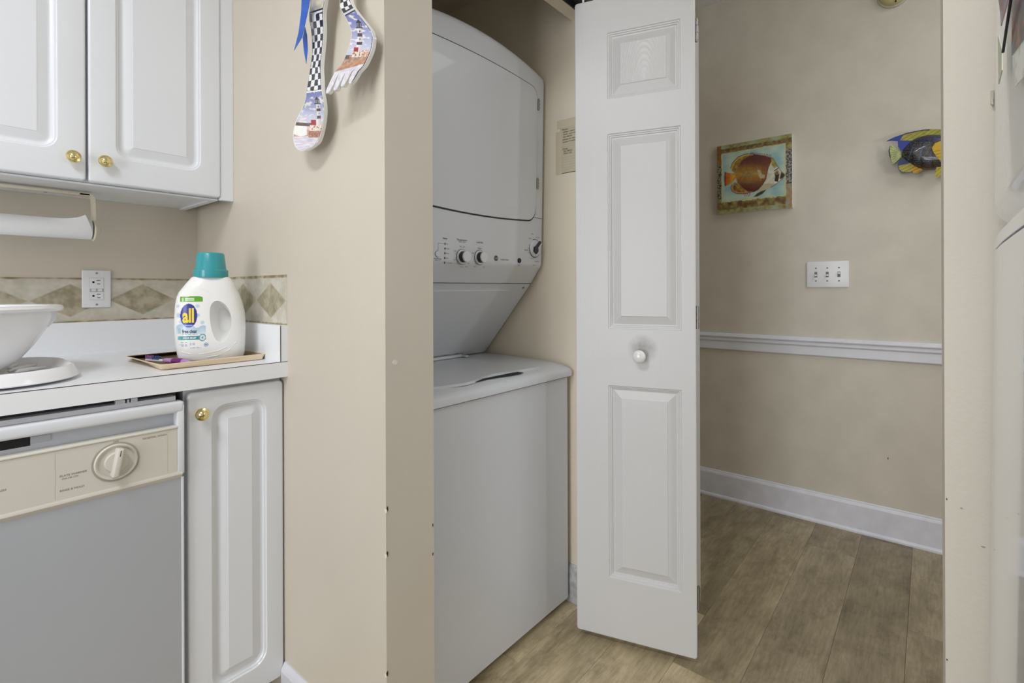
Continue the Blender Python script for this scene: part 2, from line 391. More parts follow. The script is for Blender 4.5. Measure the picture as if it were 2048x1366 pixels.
b2 = plate([(1.322, 1.011), (YB, 1.011), (YB, 1.1465), (1.322, 1.1465)], 0.0021, lambda s, z, o: Vector((XS-o, s, z)), 0.0012, 'trim_3', BORD, None, lambda s, z: border_color(s, z, 7.0, 1.415))
tag(b2, 'short wallpaper border with two lozenges on the partition wall', 'wallpaper border', kind='structure')

# ------------------------------------------------------------------ bifold door
A2 = Vector((1.358, 0.865)); B2 = Vector((1.464, 0.522)); dv = (B2-A2).normalized(); LW = (B2-A2).length
door = thing('door_1', 'white bifold closet door folded open, with white round knob', 'door', (1.41, 0.70, 0.0), kind='structure')
mL = Matrix.Translation((A2.x, A2.y, 0.025)) @ Matrix.Rotation(math.atan2(dv.y, dv.x), 4, 'Z')
dprof = [(0, 0), (0.002, 0.0034), (0.0052, 0.0038), (0.0066, 0.0070), (0.0098, 0.0076), (0.0115, 0.0112), (0.0155, 0.0118), (0.0385, 0.0032), (0.0395, 0.0028), (0.0405, 0.0008)]
DZ = 0.025
pan = [(0.103, 0.319, 0.210-DZ, 0.8065-DZ), (0.103, 0.319, 0.981-DZ, 1.585-DZ), (0.103, 0.319, 1.693-DZ, 1.899-DZ)]
# door material: moulded wood grain relief and a grubby patch round the knob
dm = mat('bifold_white', (218, 218, 218), 0.36); nt = dm.node_tree; p_ = nt.nodes['Principled BSDF']
tc = nt.nodes.new('ShaderNodeTexCoord'); mp = nt.nodes.new('ShaderNodeMapping'); mp.inputs['Scale'].default_value = (190, 190, 7); nt.links.new(tc.outputs['Object'], mp.inputs[0])
n1 = nt.nodes.new('ShaderNodeTexNoise'); n1.inputs['Scale'].default_value = 1.0; n1.inputs['Detail'].default_value = 4; nt.links.new(mp.outputs[0], n1.inputs[0])
bb = nt.nodes.new('ShaderNodeBump'); bb.inputs['Strength'].default_value = 0.25; bb.inputs['Distance'].default_value = 0.0012; nt.links.new(n1.outputs[0], bb.inputs['Height']); nt.links.new(bb.outputs[0], p_.inputs['Normal'])
kp = A2+dv*0.201
def smudge(center, rad, dirt, amount):
    vm = nt.nodes.new('ShaderNodeVectorMath'); vm.operation = 'DISTANCE'; nt.links.new(tc.outputs['Object'], vm.inputs[0]); vm.inputs[1].default_value = center
    nn = nt.nodes.new('ShaderNodeTexNoise'); nn.inputs['Scale'].default_value = 55; nn.inputs['Detail'].default_value = 5; nt.links.new(tc.outputs['Object'], nn.inputs[0])
    mr = nt.nodes.new('ShaderNodeMapRange'); nt.links.new(vm.outputs['Value'], mr.inputs[0]); mr.inputs[1].default_value = 0.008; mr.inputs[2].default_value = rad; mr.inputs[3].default_value = 1; mr.inputs[4].default_value = 0
    mu = nt.nodes.new('ShaderNodeMath'); mu.operation = 'MULTIPLY'; nt.links.new(mr.outputs[0], mu.inputs[0]); nt.links.new(nn.outputs[0], mu.inputs[1])
    m2 = nt.nodes.new('ShaderNodeMath'); m2.operation = 'MULTIPLY'; nt.links.new(mu.outputs[0], m2.inputs[0]); m2.inputs[1].default_value = amount
    mx = nt.nodes.new('ShaderNodeMix'); mx.data_type = 'RGBA'; nt.links.new(m2.outputs[0], mx.inputs[0]); mx.inputs[6].default_value = (*lin((218, 218, 218)), 1); mx.inputs[7].default_value = (*lin(dirt), 1)
    nt.links.new(mx.outputs[2], p_.inputs['Base Color'])
smudge((kp.x+dv.x*.006, kp.y+dv.y*.006, 0.922), 0.048, (95, 90, 80), 1.1)
leaf = obj('leaf', panel_door(LW, 1.986, 0.034, pan, dprof, 0.003, 0, mL, 0.008), dm, door)
gm = mat('grain_white', (224, 224, 224), 0.36); nt = gm.node_tree; tc = nt.nodes.new('ShaderNodeTexCoord')
gc = A2+dv*0.214; mp = nt.nodes.new('ShaderNodeMapping'); mp.vector_type = 'TEXTURE'; mp.inputs['Location'].default_value = (gc.x, gc.y, 1.705); mp.inputs['Scale'].default_value = (1, 1, 3.4); nt.links.new(tc.outputs['Object'], mp.inputs[0])
wv = nt.nodes.new('ShaderNodeTexWave'); wv.wave_type = 'RINGS'; wv.rings_direction = 'SPHERICAL'; wv.inputs['Scale'].default_value = 55; wv.inputs['Distortion'].default_value = 1.6; wv.inputs['Detail'].default_value = 2; wv.inputs['Detail Scale'].default_value = 0.8; nt.links.new(mp.outputs[0], wv.inputs[0])
bb = nt.nodes.new('ShaderNodeBump'); bb.inputs['Strength'].default_value = 0.5; bb.inputs['Distance'].default_value = 0.0015; nt.links.new(wv.outputs['Fac'], bb.inputs['Height']); nt.links.new(bb.outputs[0], nt.nodes['Principled BSDF'].inputs['Normal'])
fb = bmesh.new(); extrude_profile(fb, [(0.1445, 1.7345-DZ), (0.2775, 1.7345-DZ), (0.2775, 1.8575-DZ), (0.1445, 1.8575-DZ)], (0, 0.002, 0), (0, 0.0004, 0), (1, 0, 0), (0, 0, 1)); bmesh.ops.transform(fb, matrix=mL, verts=fb.verts[:])
obj('panel_field', fb, gm, leaf)
# second leaf behind, hinged at the fold edge
piv = Vector((1.492, 0.872)); rd = ray(1401.5, 683); tt = 1.52/math.hypot(rd.x, rd.y)
for _ in range(60):
    E2 = Vector((rd.x, rd.y))*tt; tt += ((piv-E2).length-0.359)*0.3*(1 if E2.y < piv.y else -1)*0+0
    break
best = None
for k in range(400):
    t_ = 1.0+k*0.002; E_ = Vector((rd.x, rd.y))*t_
    if abs((piv-E_).length-0.359) < 0.002 and E_.y < 0.7: best = E_
E2 = best or Vector((1.505, 0.515))
d2 = (E2-piv).normalized()
mL2 = Matrix.Translation((piv.x, piv.y, 0.031)) @ Matrix.Rotation(math.atan2(d2.y, d2.x), 4, 'Z')
# its panelled face looks the other way (towards the hall); mirrored so that the back sits towards leaf one
mflip = mL2 @ Matrix.Translation((0.359, 0, 0)) @ Matrix.Rotation(math.pi, 4, 'Z') @ Matrix.Translation((0, -0.034, 0))
obj('leaf', panel_door(0.359, 1.978, 0.030, [(0.04, 0.256, a-.006, b-.006) for _, _, a, b in pan], dprof, 0.003, 0, mflip, 0.008), dm, door)
nrm = Vector((dv.y, -dv.x)) ; nrm = nrm if nrm.x < 0 else -nrm
kn = bmesh.new(); lathe(kn, [(0.0, -0.002), (0.011, -0.002), (0.011, 0.002), (0.0075, 0.006), (0.0075, 0.012), (0.013, 0.017), (0.0175, 0.022), (0.0195, 0.028), (0.0185, 0.034), (0.013, 0.0385), (0.006, 0.040), (0.0, 0.0403)], 32, axis((kp.x, kp.y, 0.903), (nrm.x, nrm.y, 0)), cap=False)
k_ = obj('knob', kn, mat('knob_white', (240, 240, 238), 0.2, coat=0.5), door, 50); k_['label'] = 'round white door knob'
HING = mat('hinge_metal', (150, 148, 142), 0.4, metal=0.9)
for hz in (1.861, 1.02, 0.20):
    hb = bmesh.new(); c = Vector((B2.x, B2.y, hz))+Vector((dv.x, dv.y, 0))*0.004-Vector((nrm.x, nrm.y, 0))*0.012
    lathe(hb, [(0.004, -0.034), (0.004, 0.034)], 10, Matrix.Translation(c))
    for s in (-1, 0, 1): lathe(hb, [(0.005, s*0.022-0.008), (0.005, s*0.022+0.008)], 10, Matrix.Translation(c))
    obj('hinge', hb, HING, door, 40)
pin = bmesh.new(); lathe(pin, [(0.0035, 2.0), (0.0035, 2.05)], 12, Matrix.Translation((A2.x+dv.x*.025+.012, A2.y+dv.y*.025+.004, 0)))
obj('guide_pin', pin, mat('pin_white', (245, 245, 235), 0.3), door, 40)
trk = bmesh.new(); box(trk, XE+.01, XR0-.01, 0.895, 0.899, 2.028, 2.052); box(trk, XE+.01, XR0-.01, 0.845, 0.849, 2.028, 2.052); box(trk, XE+.01, XR0-.01, 0.849, 0.895, 2.048, 2.052)
tag(obj('bifold_track', trk, mat('track_dark', (58, 57, 56), 0.5, metal=0.3)), 'dark metal track under the closet header', 'door track')

# ------------------------------------------------------------------ upper cabinet
uc = thing('upper_cabinet', 'white wall cabinet with two raised panel doors and brass knobs', 'cabinet', (0.3, 1.81, 1.38))
ub = bmesh.new(); box(ub, -0.03, 0.6095, 1.681, YB-.001, 1.385, 2.16)
for a, b_, c_, d_ in ((-0.03, -0.014, 1.681, YB-.001), (0.594, 0.6095, 1.681, YB-.001), (-0.014, 0.594, 1.681, 1.70)): box(ub, a, b_, c_, d_, 1.380, 1.386)
obj('body', ub, CAB, uc)
obj('filler_strip', B(0.611, XS, 1.664, 1.682, 1.381, 2.16, 0.001, 1), CAB, uc)
uprof = [(0, 0), (0.0012, 0.0012), (0.0024, 0.0030), (0.0055, 0.0036), (0.0068, 0.0050), (0.0082, 0.0072), (0.0125, 0.0094), (0.0155, 0.0097), (0.0185, 0.0088), (0.0355, 0.0012), (0.037, 0.0010), (0.0378, 0)]
def knob(loc, d, parent, r=0.0155):
    bm = bmesh.new(); s = r/0.0155
    lathe(bm, [(0, -0.001), (0.011*s, -0.001), (0.011*s, 0.0015), (0.006*s, 0.004), (0.006*s, 0.010), (0.0105*s, 0.0135), (0.0152*s, 0.0165), (0.0155*s, 0.019), (0.0145*s, 0.021), (0.010*s, 0.022), (0.0085*s, 0.0245), (0.005*s, 0.0268), (0, 0.0275)], 32, axis(loc, d), cap=False)
    o = obj('knob', bm, BRASS, parent, 40); o['label'] = 'polished brass round knob'; return o
for x0, x1 in ((-0.02, 0.2925), (0.298, 0.611)):
    w = x1-x0; mD = Matrix.Translation((x0, 1.660, 1.387))
    d_ = obj('door', panel_door(w, 0.76, 0.020, [(0.056, w-0.054, 0.068, 0.70)], uprof, 0.005, 0.034, mD, 0.008), CAB, uc, 25)
    knob((x1-0.027 if x0 < 0 else x0+0.031, 1.660, 1.441), (0, -1, 0), d_)
# paper towel holder
ph = thing('paper_towel_holder', 'cream plastic paper towel holder under the wall cabinet', 'towel holder', (0.15, 1.83, 1.38))
HOLD = mat('holder_cream', (226, 219, 200), 0.35)
hb = bmesh.new(); box(hb, -0.06, 0.330, 1.817, 1.843, 1.3715, 1.3795, 0.002)
obj('rail', hb, HOLD, ph, 40)
for sx in (1, -1):
    ax_ = 0.337 if sx > 0 else -0.067
    pts = [(ax_-sx*0.030, 1.83, 1.3756), (ax_-sx*0.014, 1.83, 1.3755), (ax_-sx*0.005, 1.83, 1.374), (ax_, 1.83, 1.368), (ax_+sx*.001, 1.83, 1.355), (ax_+sx*.002, 1.83, 1.30), (ax_+sx*.002, 1.83, 1.262)]
    arm = bmesh.new(); n_ = len(pts)
    prof2 = []
    rings = []
    for i, p in enumerate(pts):
        t = (Vector(pts[min(i+1, n_-1)])-Vector(pts[max(i-1, 0)])).normalized(); nn = t.cross(Vector((0, 1, 0))).normalized()*0.0032; hw = 0.013
        rings.append([arm.verts.new(Vector(p)+nn+Vector((0, hw, 0))), arm.verts.new(Vector(p)+nn-Vector((0, hw, 0))), arm.verts.new(Vector(p)-nn-Vector((0, hw, 0))), arm.verts.new(Vector(p)-nn+Vector((0, hw, 0)))])
    for a, b_ in zip(rings, rings[1:]):
        for k in range(4): arm.faces.new((a[k], a[(k+1) % 4], b_[(k+1) % 4], b_[k]))
    arm.faces.new(rings[0]); arm.faces.new(rings[-1])
    lathe(arm, [(0.030, -0.0025), (0.031, 0), (0.030, 0.0025)], 32, axis((ax_+sx*.0015, 1.83, 1.277), (sx, 0, 0)))
    obj('arm', arm, HOLD, ph, 40)
    kb = bmesh.new(); lathe(kb, [(0.016, 0.002), (0.016, 0.005), (0.0145, 0.010), (0.010, 0.014), (0.004, 0.0162), (0, 0.0165)], 24, axis((ax_+sx*.002, 1.83, 1.279), (sx, 0, 0)), cap=False)
    obj('end_knob', kb, HOLD, ph, 50)
scr = bmesh.new(); lathe(scr, [(0.004, 0), (0.003, 0.0015), (0, 0.0018)], 10, axis((0.238, 1.83, 1.3716), (0, 0, -1)))
obj('screw', scr, STEEL, ph)
PAP = mat('paper_towel', (240, 241, 244), 0.9, bump=0.3, bscale=700)
pr = thing('paper_towel_roll', 'nearly used up white paper towel roll with one corner lifted', 'paper towels', (0.14, 1.83, 1.251))
rb = bmesh.new(); lathe(rb, [(0.018, -0.062), (0.0258, -0.062), (0.0262, 0.0), (0.0265, 0.333), (0.018, 0.333)], 40, axis((0, 1.83, 1.278), (1, 0, 0)), cap=False)
obj('roll', rb, PAP, pr, 50)
# loose sheet: wraps the roll, lifted at right end
sb = bmesh.new(); NX, NA = 30, 18; g = []
for i in range(NX+1):
    x = -0.05+0.382*i/NX; lift = max(0, (x-0.20)/0.132)**1.6
    row = []
    for j in range(NA+1):
        t = j/NA; ang = math.radians(-160+ (210-0*lift)*t)  # from back-bottom over the front to the top
        fl = lift*max(0, (t-0.55)/0.45)
        ang2 = math.radians(-100+165*t*(1-0.30*lift)); r_ = 0.0275
        y = 1.83-r_*math.cos(ang2)-0.012*fl; z = 1.278+r_*math.sin(ang2)+0.030*fl*fl
        row.append(sb.verts.new((x-0.030*fl*fl*0.6, y, z)))
    g.append(row)
for i in range(NX):
    for j in range(NA): sb.faces.new((g[i][j], g[i+1][j], g[i+1][j+1], g[i][j+1]))
obj('loose_sheet', sb, PAP, pr, 60)

# ------------------------------------------------------------------ countertop
ct = thing('countertop', 'white laminate worktop with black seam line and short backsplash', 'countertop', (0.2, 1.65, 0.874))
YF = 1.320
obj('top', B(-0.7, XS, YF+.0012, YB, 0.880, 0.915), LAM, ct)
obj('front_edge', B(-0.7, XS, YF, YF+.0012, 0.874, 0.9142), LAM, ct)
obj('edge_underside', B(-0.7, XS, YF+.0012, YF+.03, 0.874, 0.880), LAM, ct)
obj('seam', B(-0.7, XS-.0002, YF-.0002, YF+.0014, 0.9138, 0.9152), mat('seam_brown', (52, 46, 42), 0.6), ct)
obj('backsplash', B(-0.7, XS, YB-.019, YB, 0.915, 1.011), LAM, ct)
obj('side_splash', B(XS-.019, XS, YF+.0012, YB-.019, 0.915, 1.011), LAM, ct)
sp = obj('splash_end', B(XS-.0178, XS, YF-.0002, YF+.0012, 0.9152, 1.0105), LAM, ct)
obj('seam', B(XS-.0194, XS-.0178, YF-.0004, YF+.0014, 0.915, 1.011), MATS['seam_brown'], ct)

# ------------------------------------------------------------------ base cabinet
bc = thing('base_cabinet', 'narrow white base cabinet beside the dishwasher, brass knob', 'cabinet', (0.53, 1.65, 0.0))
bb_ = bmesh.new(); box(bb_, 0.416, XS-.002, 1.361, YB, 0.095, 0.873); box(bb_, 0.416, XS-.014, 1.42, YB, 0, 0.095)
obj('body', bb_, CAB, bc)
w = 0.646-0.4195
dlo = obj('door', panel_door(w, 0.795, 0.021, [(0.050, w-0.045, 0.062, 0.757)], [(a*0.98, b*1.15) for a, b in uprof], 0.006, 0.036, Matrix.Translation((0.4195, 1.339, 0.068)), 0.012), CAB, bc, 25)
knob((0.4445, 1.339, 0.812), (0, -1, 0), dlo)

# ------------------------------------------------------------------ dishwasher
dw = thing('dishwasher', 'white built-in dishwasher with cream control strip and round dial', 'dishwasher', (0.1, 1.65, 0.0))
X0, X1, YD = -0.197, 0.4075, 1.322
obj('tub', B(X0+.004, X1-.004, 1.37, YB-.03, 0.02, 0.868), mat('tub_grey', (70, 70, 72), 0.6), dw)
obj('top_strip', B(X0+.01, 0.3945, 1.3385, 1.3655, 0.8515, 0.8615), mat('strip_grey', (205, 206, 212), 0.4), dw)
DW = mat('dishwasher_white', (228, 231, 236), 0.3)
fr = bmesh.new()
box(fr, X0, X1, YD, YD+.030, 0.8255, 0.851, 0.006, 3)                     # handle bar
box(fr, X1-.014, X1, YD+.001, YD+.045, 0.684, 0.842, 0.002)                # right cheek
box(fr, X0, X0+.014, YD+.001, YD+.045, 0.684, 0.842, 0.002)
obj('handle', fr, DW, dw, 40)
obj('handle_recess', B(X0+.014, X1-.014, YD+.028, YD+.045, 0.79, 0.826), mat('recess_grey', (196, 199, 206), 0.35), dw)
obj('vent_slot', B(X0+.05, 0.152, YD+.0275, YD+.0285, 0.8035, 0.8215), DARK, dw)
obj('latch_tab', B(0.152, 0.182, YD+.0262, YD+.0285, 0.807, 0.8205, 0.0008), mat('latch_grey', (186, 189, 196), 0.3), dw)
cp = obj('control_panel', B(X0+.014, X1-.014, YD+.002, YD+.040, 0.686, 0.7905, 0.001, 1), CREAM, dw)
lip = bmesh.new(); extrude_profile(lip, [(0, 0.694), (-0.004, 0.687), (-0.004, 0.683), (0.004, 0.672), (0.03, 0.672), (0.03, 0.694)], (X1-X0-.004, 0, 0), (X0, YD+.004, 0), (0, 1, 0), (0, 0, 1))
obj('lower_lip', lip, CREAM, dw, 30)
obj('upper_lip', B(X0+.014, X1-.014, YD-.0005, YD+.028, 0.7905, 0.7955, 0.0015, 2), mat('cream_light', (230, 227, 216), 0.35), dw, 40)
obj('door_panel', B(X0+.003, X1-.004, YD+.006, YD+.040, 0.105, 0.676, 0.001, 1), mat('panel_grey', (178, 181, 186), 0.28), dw)
obj('side_trim', B(X1-.0055, X1-.0005, YD+.0045, YD+.04, 0.105, 0.676, 0.001, 1), DW, dw)
obj('toe_kick', B(X0, X1, 1.40, 1.42, 0.0, 0.105), DARK, dw)
lt = bmesh.new(); box(lt, 0.283, 0.3, 1.337, 1.350, 0.8605, 0.870, 0.001); box(lt, 0.303, 0.307, 1.337, 1.350, 0.8605, 0.869); box(lt, 0.31, 0.322, 1.337, 1.350, 0.8605, 0.870, 0.001)
obj('latch', lt, mat('latch_bright', (225, 228, 235), 0.25, metal=0.6), dw)
dc = Vector((0.281, YD+.002, 0.7435))
dial = bmesh.new(); lathe(dial, [(0.0375, 0.0), (0.0375, 0.002), (0.0355, 0.0045), (0.0335, 0.004), (0.031, 0.001), (0.029, -0.004), (0.024, -0.006), (0.0, -0.006)], 48, axis(dc, (0, -1, 0)), cap=False)
do = obj('dial', dial, CREAM, dw, 50)
dk = bmesh.new(); lathe(dk, [(0.0205, 0.0), (0.0205, 0.012), (0.0195, 0.0135), (0, 0.0135)], 36, axis(dc+Vector((0, .006, 0)), (0, -1, 0)), cap=False)
r_ = B(-0.0065, 0.0065, -0.0205, 0.006, -0.030, 0.030, 0.004, 3); bmesh.ops.transform(r_, matrix=Matrix.Translation(dc) @ Matrix.Rotation(math.radians(10), 4, 'Y'), verts=r_.verts[:])
me_ = bpy.data.meshes.new('x'); r_.to_mesh(me_); r_.free(); dk.from_mesh(me_); bpy.data.meshes.remove(me_)
obj('pointer_knob', dk, CREAM, do, 40)
pm2 = B(-0.0007, 0.0007, -0.0207, -0.0200, 0.014, 0.026); bmesh.ops.transform(pm2, matrix=Matrix.Translation(dc) @ Matrix.Rotation(math.radians(10), 4, 'Y'), verts=pm2.verts[:])
obj('pointer_mark', pm2, BLACK, do)
rg = bmesh.new(); lathe(rg, [(0.0375, 0.0004), (0.041, 0.0004)], 48, axis(dc+Vector((0, -.0002, 0)), (0, -1, 0)), cap=False)
obj('dial_ring', rg, mat('ring_grey', (172, 166, 152), 0.5), do)
TXT = mat('tan_print', (120, 112, 98), 0.6)
lettering('lettering', [('NORMAL WASH', 0.350, 0.7805, 0.0062, 'CENTER'), ('OFF', 0.281, 0.7855, 0.0055), ('PLATE WARMER', 0.212, 0.7375, 0.0058), ('ON OR OFF', 0.207, 0.7315, 0.0048), ('RINSE & HOLD', 0.210, 0.7085, 0.0058), ('WASH', 0.108, 0.735, 0.006)], lambda u, v: Vector((u, YD+.0017, v)), TXT, dw)
ol = bmesh.new()
for a, b_ in ((0.184, 0.186), (0.3735, 0.3745)): box(ol, a, a+.0005, YD+.0017, YD+.0021, 0.694, 0.785)
obj('panel_outline', ol, mat('outline_cream', (205, 197, 180), 0.5), dw)['kind'] = 'stuff'

# ------------------------------------------------------------------ outlet
ot = thing('power_outlet', 'white two-socket outlet plate set in the wallpaper border', 'outlet', (0.3705, YB, 1.111))
ox, oz = 0.3705, 1.111
bm = bmesh.new(); extrude_profile(bm, rrect(-.035, .035, -.0572, .0572, 0.002, 3), (0, .001, 0), (ox, YB-.0032, oz), (1, 0, 0), (0, 0, 1)); bm.free()
pl = B(ox-.035, ox+.035, YB-.0068, YB-.0012, oz-.0572, oz+.0572, 0.0028, 3); obj('plate', pl, PLAST, ot, 40)
obj('socket_frame', B(ox-.0172, ox+.0172, YB-.0072, YB-.0066, oz-.0338, oz+.0338, 0.0002, 1), mat('socket_gap', (186, 187, 190), 0.6), ot)
for s in (1, -1):
    q = obj('socket', B(ox-.0166, ox+.0166, YB-.0085, YB-.0066, oz+(.0004 if s > 0 else -.0332), oz+(.0332 if s > 0 else -.0092), 0.0008, 2), PLAST, ot)
    zc = oz+(.0195 if s > 0 else -.0225)
    hl = bmesh.new()
    box(hl, ox-.0005, ox+.0088, YB-.0088, YB-.0080, zc+.0052, zc+.0072); box(hl, ox+.0005, ox+.008, YB-.0088, YB-.0080, zc-.0052, zc-.0034)
    lathe(hl, [(0.0028, 0), (0.0028, 0.001), (0, 0.001)], 16, axis((ox-.0080, YB-.0078, zc+.0009), (0, -1, 0)))
    box(hl, ox-.0108, ox-.0082, YB-.0088, YB-.0080, zc-.0018, zc+.0036)
    obj('slots', hl, DARK, q)
for a in (-1, 1): obj('button', B(ox+(a*.0075)-.0052, ox+(a*.0075)+.0052, YB-.0094, YB-.0066, oz-.0075, oz-.0005+.0004, 0.0005, 1), mat('button_grey', (236, 237, 240), 0.35), ot)
for z_ in (.048, -.048):
    b_ = bmesh.new(); lathe(b_, [(0.0032, 0), (0.0030, 0.001), (0, 0.0014)], 14, axis((ox, YB-.0066, oz+z_), (0, -1, 0))); obj('screw', b_, mat('screw_grey', (150, 150, 152), 0.4), ot)

# ------------------------------------------------------------------ tray, toothbrush, bottle, drainer, bowl
TZ = 0.9165
Tt = [onz(247, 712.5, .930), onz(319.7, 730.3, .930), onz(532.5, 707.2, .930)]; Tt.append(Tt[0]+Tt[2]-Tt[1])
Tb = [onz(262, 715, .9165), onz(322, 740, .9165), onz(527, 718, .9165)]; Tb.append(Tb[0]+Tb[2]-Tb[1])
Tt = [Vector((p.x, p.y)) for p in Tt]; Tb = [Vector((p.x, p.y)) for p in Tb]; cen = sum(Tb, Vector((0, 0)))/4
def inset(P, d):
    out = []
    for i, p in enumerate(P):
        a = P[i-1]; b = P[(i+1) % 4]; n1 = (a-p).normalized(); n2 = (b-p).normalized(); out.append(p+(n1+n2)*d)
    return out
tray = thing('wooden_tray', 'thin light wood tray on the worktop, flared rim', 'tray', (cen.x, cen.y, 0.915))
WOOD = mat('maple', (244, 222, 190), 0.45, var=0.03, vscale=4, stretch=(3, 40, 3), detail=6)
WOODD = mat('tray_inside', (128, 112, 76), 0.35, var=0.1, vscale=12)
bm = bmesh.new(); rings = []
for P_, d, z in ((Tb, 0.004, 0.9156), (Tb, 0.0, 0.9166), (Tt, 0.0, 0.9296), (Tt, 0.0012, 0.9306), (Tt, 0.004, 0.9303), (Tb, 0.004, 0.9192)):
    q = inset(P_, d); pts = []
    for i in range(4):
        a = q[i-1]; p = q[i]; b = q[(i+1) % 4]; r_ = 0.012
        p0 = p+(a-p).normalized()*r_; p1 = p+(b-p).normalized()*r_
        for k in range(5):
            t = k/4; pts.append(p0*(1-t)**2+p*2*t*(1-t)+p1*t*t)
    rings.append([bm.verts.new((v.x, v.y, z)) for v in pts])
for a, b_ in zip(rings, rings[1:]):
    n = len(a)
    for k in range(n): bm.faces.new((a[k], a[(k+1) % n], b_[(k+1) % n], b_[k]))
bm.faces.new(rings[0]); obj('rim', bm, WOOD, tray, 30)
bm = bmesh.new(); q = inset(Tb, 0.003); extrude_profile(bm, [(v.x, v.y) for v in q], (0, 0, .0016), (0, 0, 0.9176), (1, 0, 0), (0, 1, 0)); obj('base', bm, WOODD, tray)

# toothbrush
t0 = onz(292, 718, .9245); t1 = onz(376, 725, .9245)
tb = thing('toothbrush', 'purple toothbrush with white and purple bristles lying on the tray', 'toothbrush', (t0.x, t0.y, 0.9194))
ax_ = (t1-t0); L = ax_.length; ax_.normalize(); sd = ax_.cross(Vector((0, 0, 1)))
def tbp(s, z=0, y=0): return Vector((t0.x, t0.y, 0.9194))+Vector((ax_.x, ax_.y, 0))*(s*L)+Vector((0, 0, z))+sd*y
PURP = mat('purple_grip', (118, 38, 120), 0.35); LIL = mat('lilac', (190, 140, 200), 0.35)
bm = bmesh.new(); tube(bm, [tbp(0.02, .004), tbp(0.30, .004), tbp(0.48, .005)], [0.004, 0.004, 0.0032], 10); obj('neck', bm, mat('neck_white', (228, 228, 236), 0.3), tb, 50)
bm = bmesh.new(); tube(bm, [tbp(0.44, .0052), tbp(0.50, .006), tbp(0.64, .0064), tbp(0.66, .0062)], [0.004, 0.0062, 0.0066, 0.0062], 12); obj('collar', bm, LIL, tb, 50)
bm = bmesh.new(); tube(bm, [tbp(0.655, .0064), tbp(0.69, .0070), tbp(0.85, .0072), tbp(0.88, .0068)], [0.0062, 0.0072, 0.0073, 0.0066], 12); obj('grip', bm, PURP, tb, 50)
bm = bmesh.new(); tube(bm, [tbp(0.87, .0066), tbp(0.93, .006), tbp(1.0, .0052), tbp(1.06, .0046), tbp(1.09, .0044)], [0.0064, 0.0062, 0.0052, 0.004, 0.002], 12); obj('handle', bm, LIL, tb, 50)
for nm, mt_, s0, s1, ofs in (('bristles', mat('bristle_purple', (158, 104, 170), 0.7), 0.02, 0.20, 0), ('bristles', mat('bristle_teal', (60, 86, 132), 0.7), 0.19, 0.35, 1)):
    bm = bmesh.new()
    for i in range(5):
        for j in range(4):
            s = s0+(s1-s0)*(i+.5)/5; y = (j-1.5)*0.0026
            tube(bm, [tbp(s, .006, y), tbp(s+.01*random.uniform(-1, 1), .0145+random.uniform(-.001, .001), y*1.3)], 0.0011, 5)
    obj(nm, bm, mt_, tb)

# detergent bottle
bx = Vector((0.520, 1.483)); vx = Vector((0.947, -0.322)); vy = Vector((0.322, 0.947)); ZB = 0.9194; KS = 0.286/1210
rows = [(1305, -255, 285, .62), (1300, -285, 312, .75), (1285, -306, 326, .86), (1230, -322, 336, .95), (1150, -334, 341, .99), (1050, -342, 345, 1.0), (950, -348, 348, 1.0), (850, -349, 346, 1.0), (760, -345, 338, .985), (700, -341, 325, .97), (640, -334, 312, .945), (590, -324, 296, .92), (540, -306, 276, .89), (490, -272, 256, .85), (440, -237, 236, .79), (400, -207, 212, .72), (372, -184, 190, .66), (358, -150, 150, .56), (340, -135, 135, .52)]
def brow(z):
    zz = 1305-(z-ZB)/KS; zz = max(340, min(1305, zz))
    for a, b in zip(rows, rows[1:]):
        if b[0] <= zz <= a[0]:
            t = (a[0]-zz)/(a[0]-b[0]); return [(a[i]+(b[i]-a[i])*t) for i in (1, 2, 3)]
    return list(rows[-1][1:])
def bfront(x, z, off=0.0):
    l, r, d = brow(z); a = (-l if x < 0 else r)*KS; b = 0.046*d; n = 2.7
    q = min(abs(x)/a, 0.995); y = -b*(1-q**n)**(1/n)-off
    p = bx+vx*x+vy*y; return Vector((p.x, p.y, z))
bot = thing('detergent_bottle', 'white laundry detergent jug with teal cap on the wooden tray', 'bottle', (bx.x, bx.y, ZB))
bm = bmesh.new(); rings = []; NB = 56
for zz, l, r, d in rows:
    z = ZB+(1305-zz)*KS; rg_ = []
    for k in range(NB):
        a = 2*math.pi*k/NB; c, s = math.cos(a), math.sin(a); e = 2/2.7
        x = (r if c > 0 else -l)*KS*(abs(c)**e)*(1 if c > 0 else -1); y = 0.046*d*(abs(s)**e)*(1 if s > 0 else -1)
        p = bx+vx*x+vy*y; rg_.append(bm.verts.new((p.x, p.y, z)))
    rings.append(rg_)
for a, b_ in zip(rings, rings[1:]):
    for k in range(NB): bm.faces.new((a[k], a[(k+1) % NB], b_[(k+1) % NB], b_[k]))
bm.faces.new(rings[0]); bm.faces.new(rings[-1]); bmesh.ops.recalc_face_normals(bm, faces=bm.faces[:])
mb = bpy.data.meshes.new('b'); bm.to_mesh(mb); bm.free(); ob = bpy.data.objects.new('b', mb); COL.objects.link(ob)
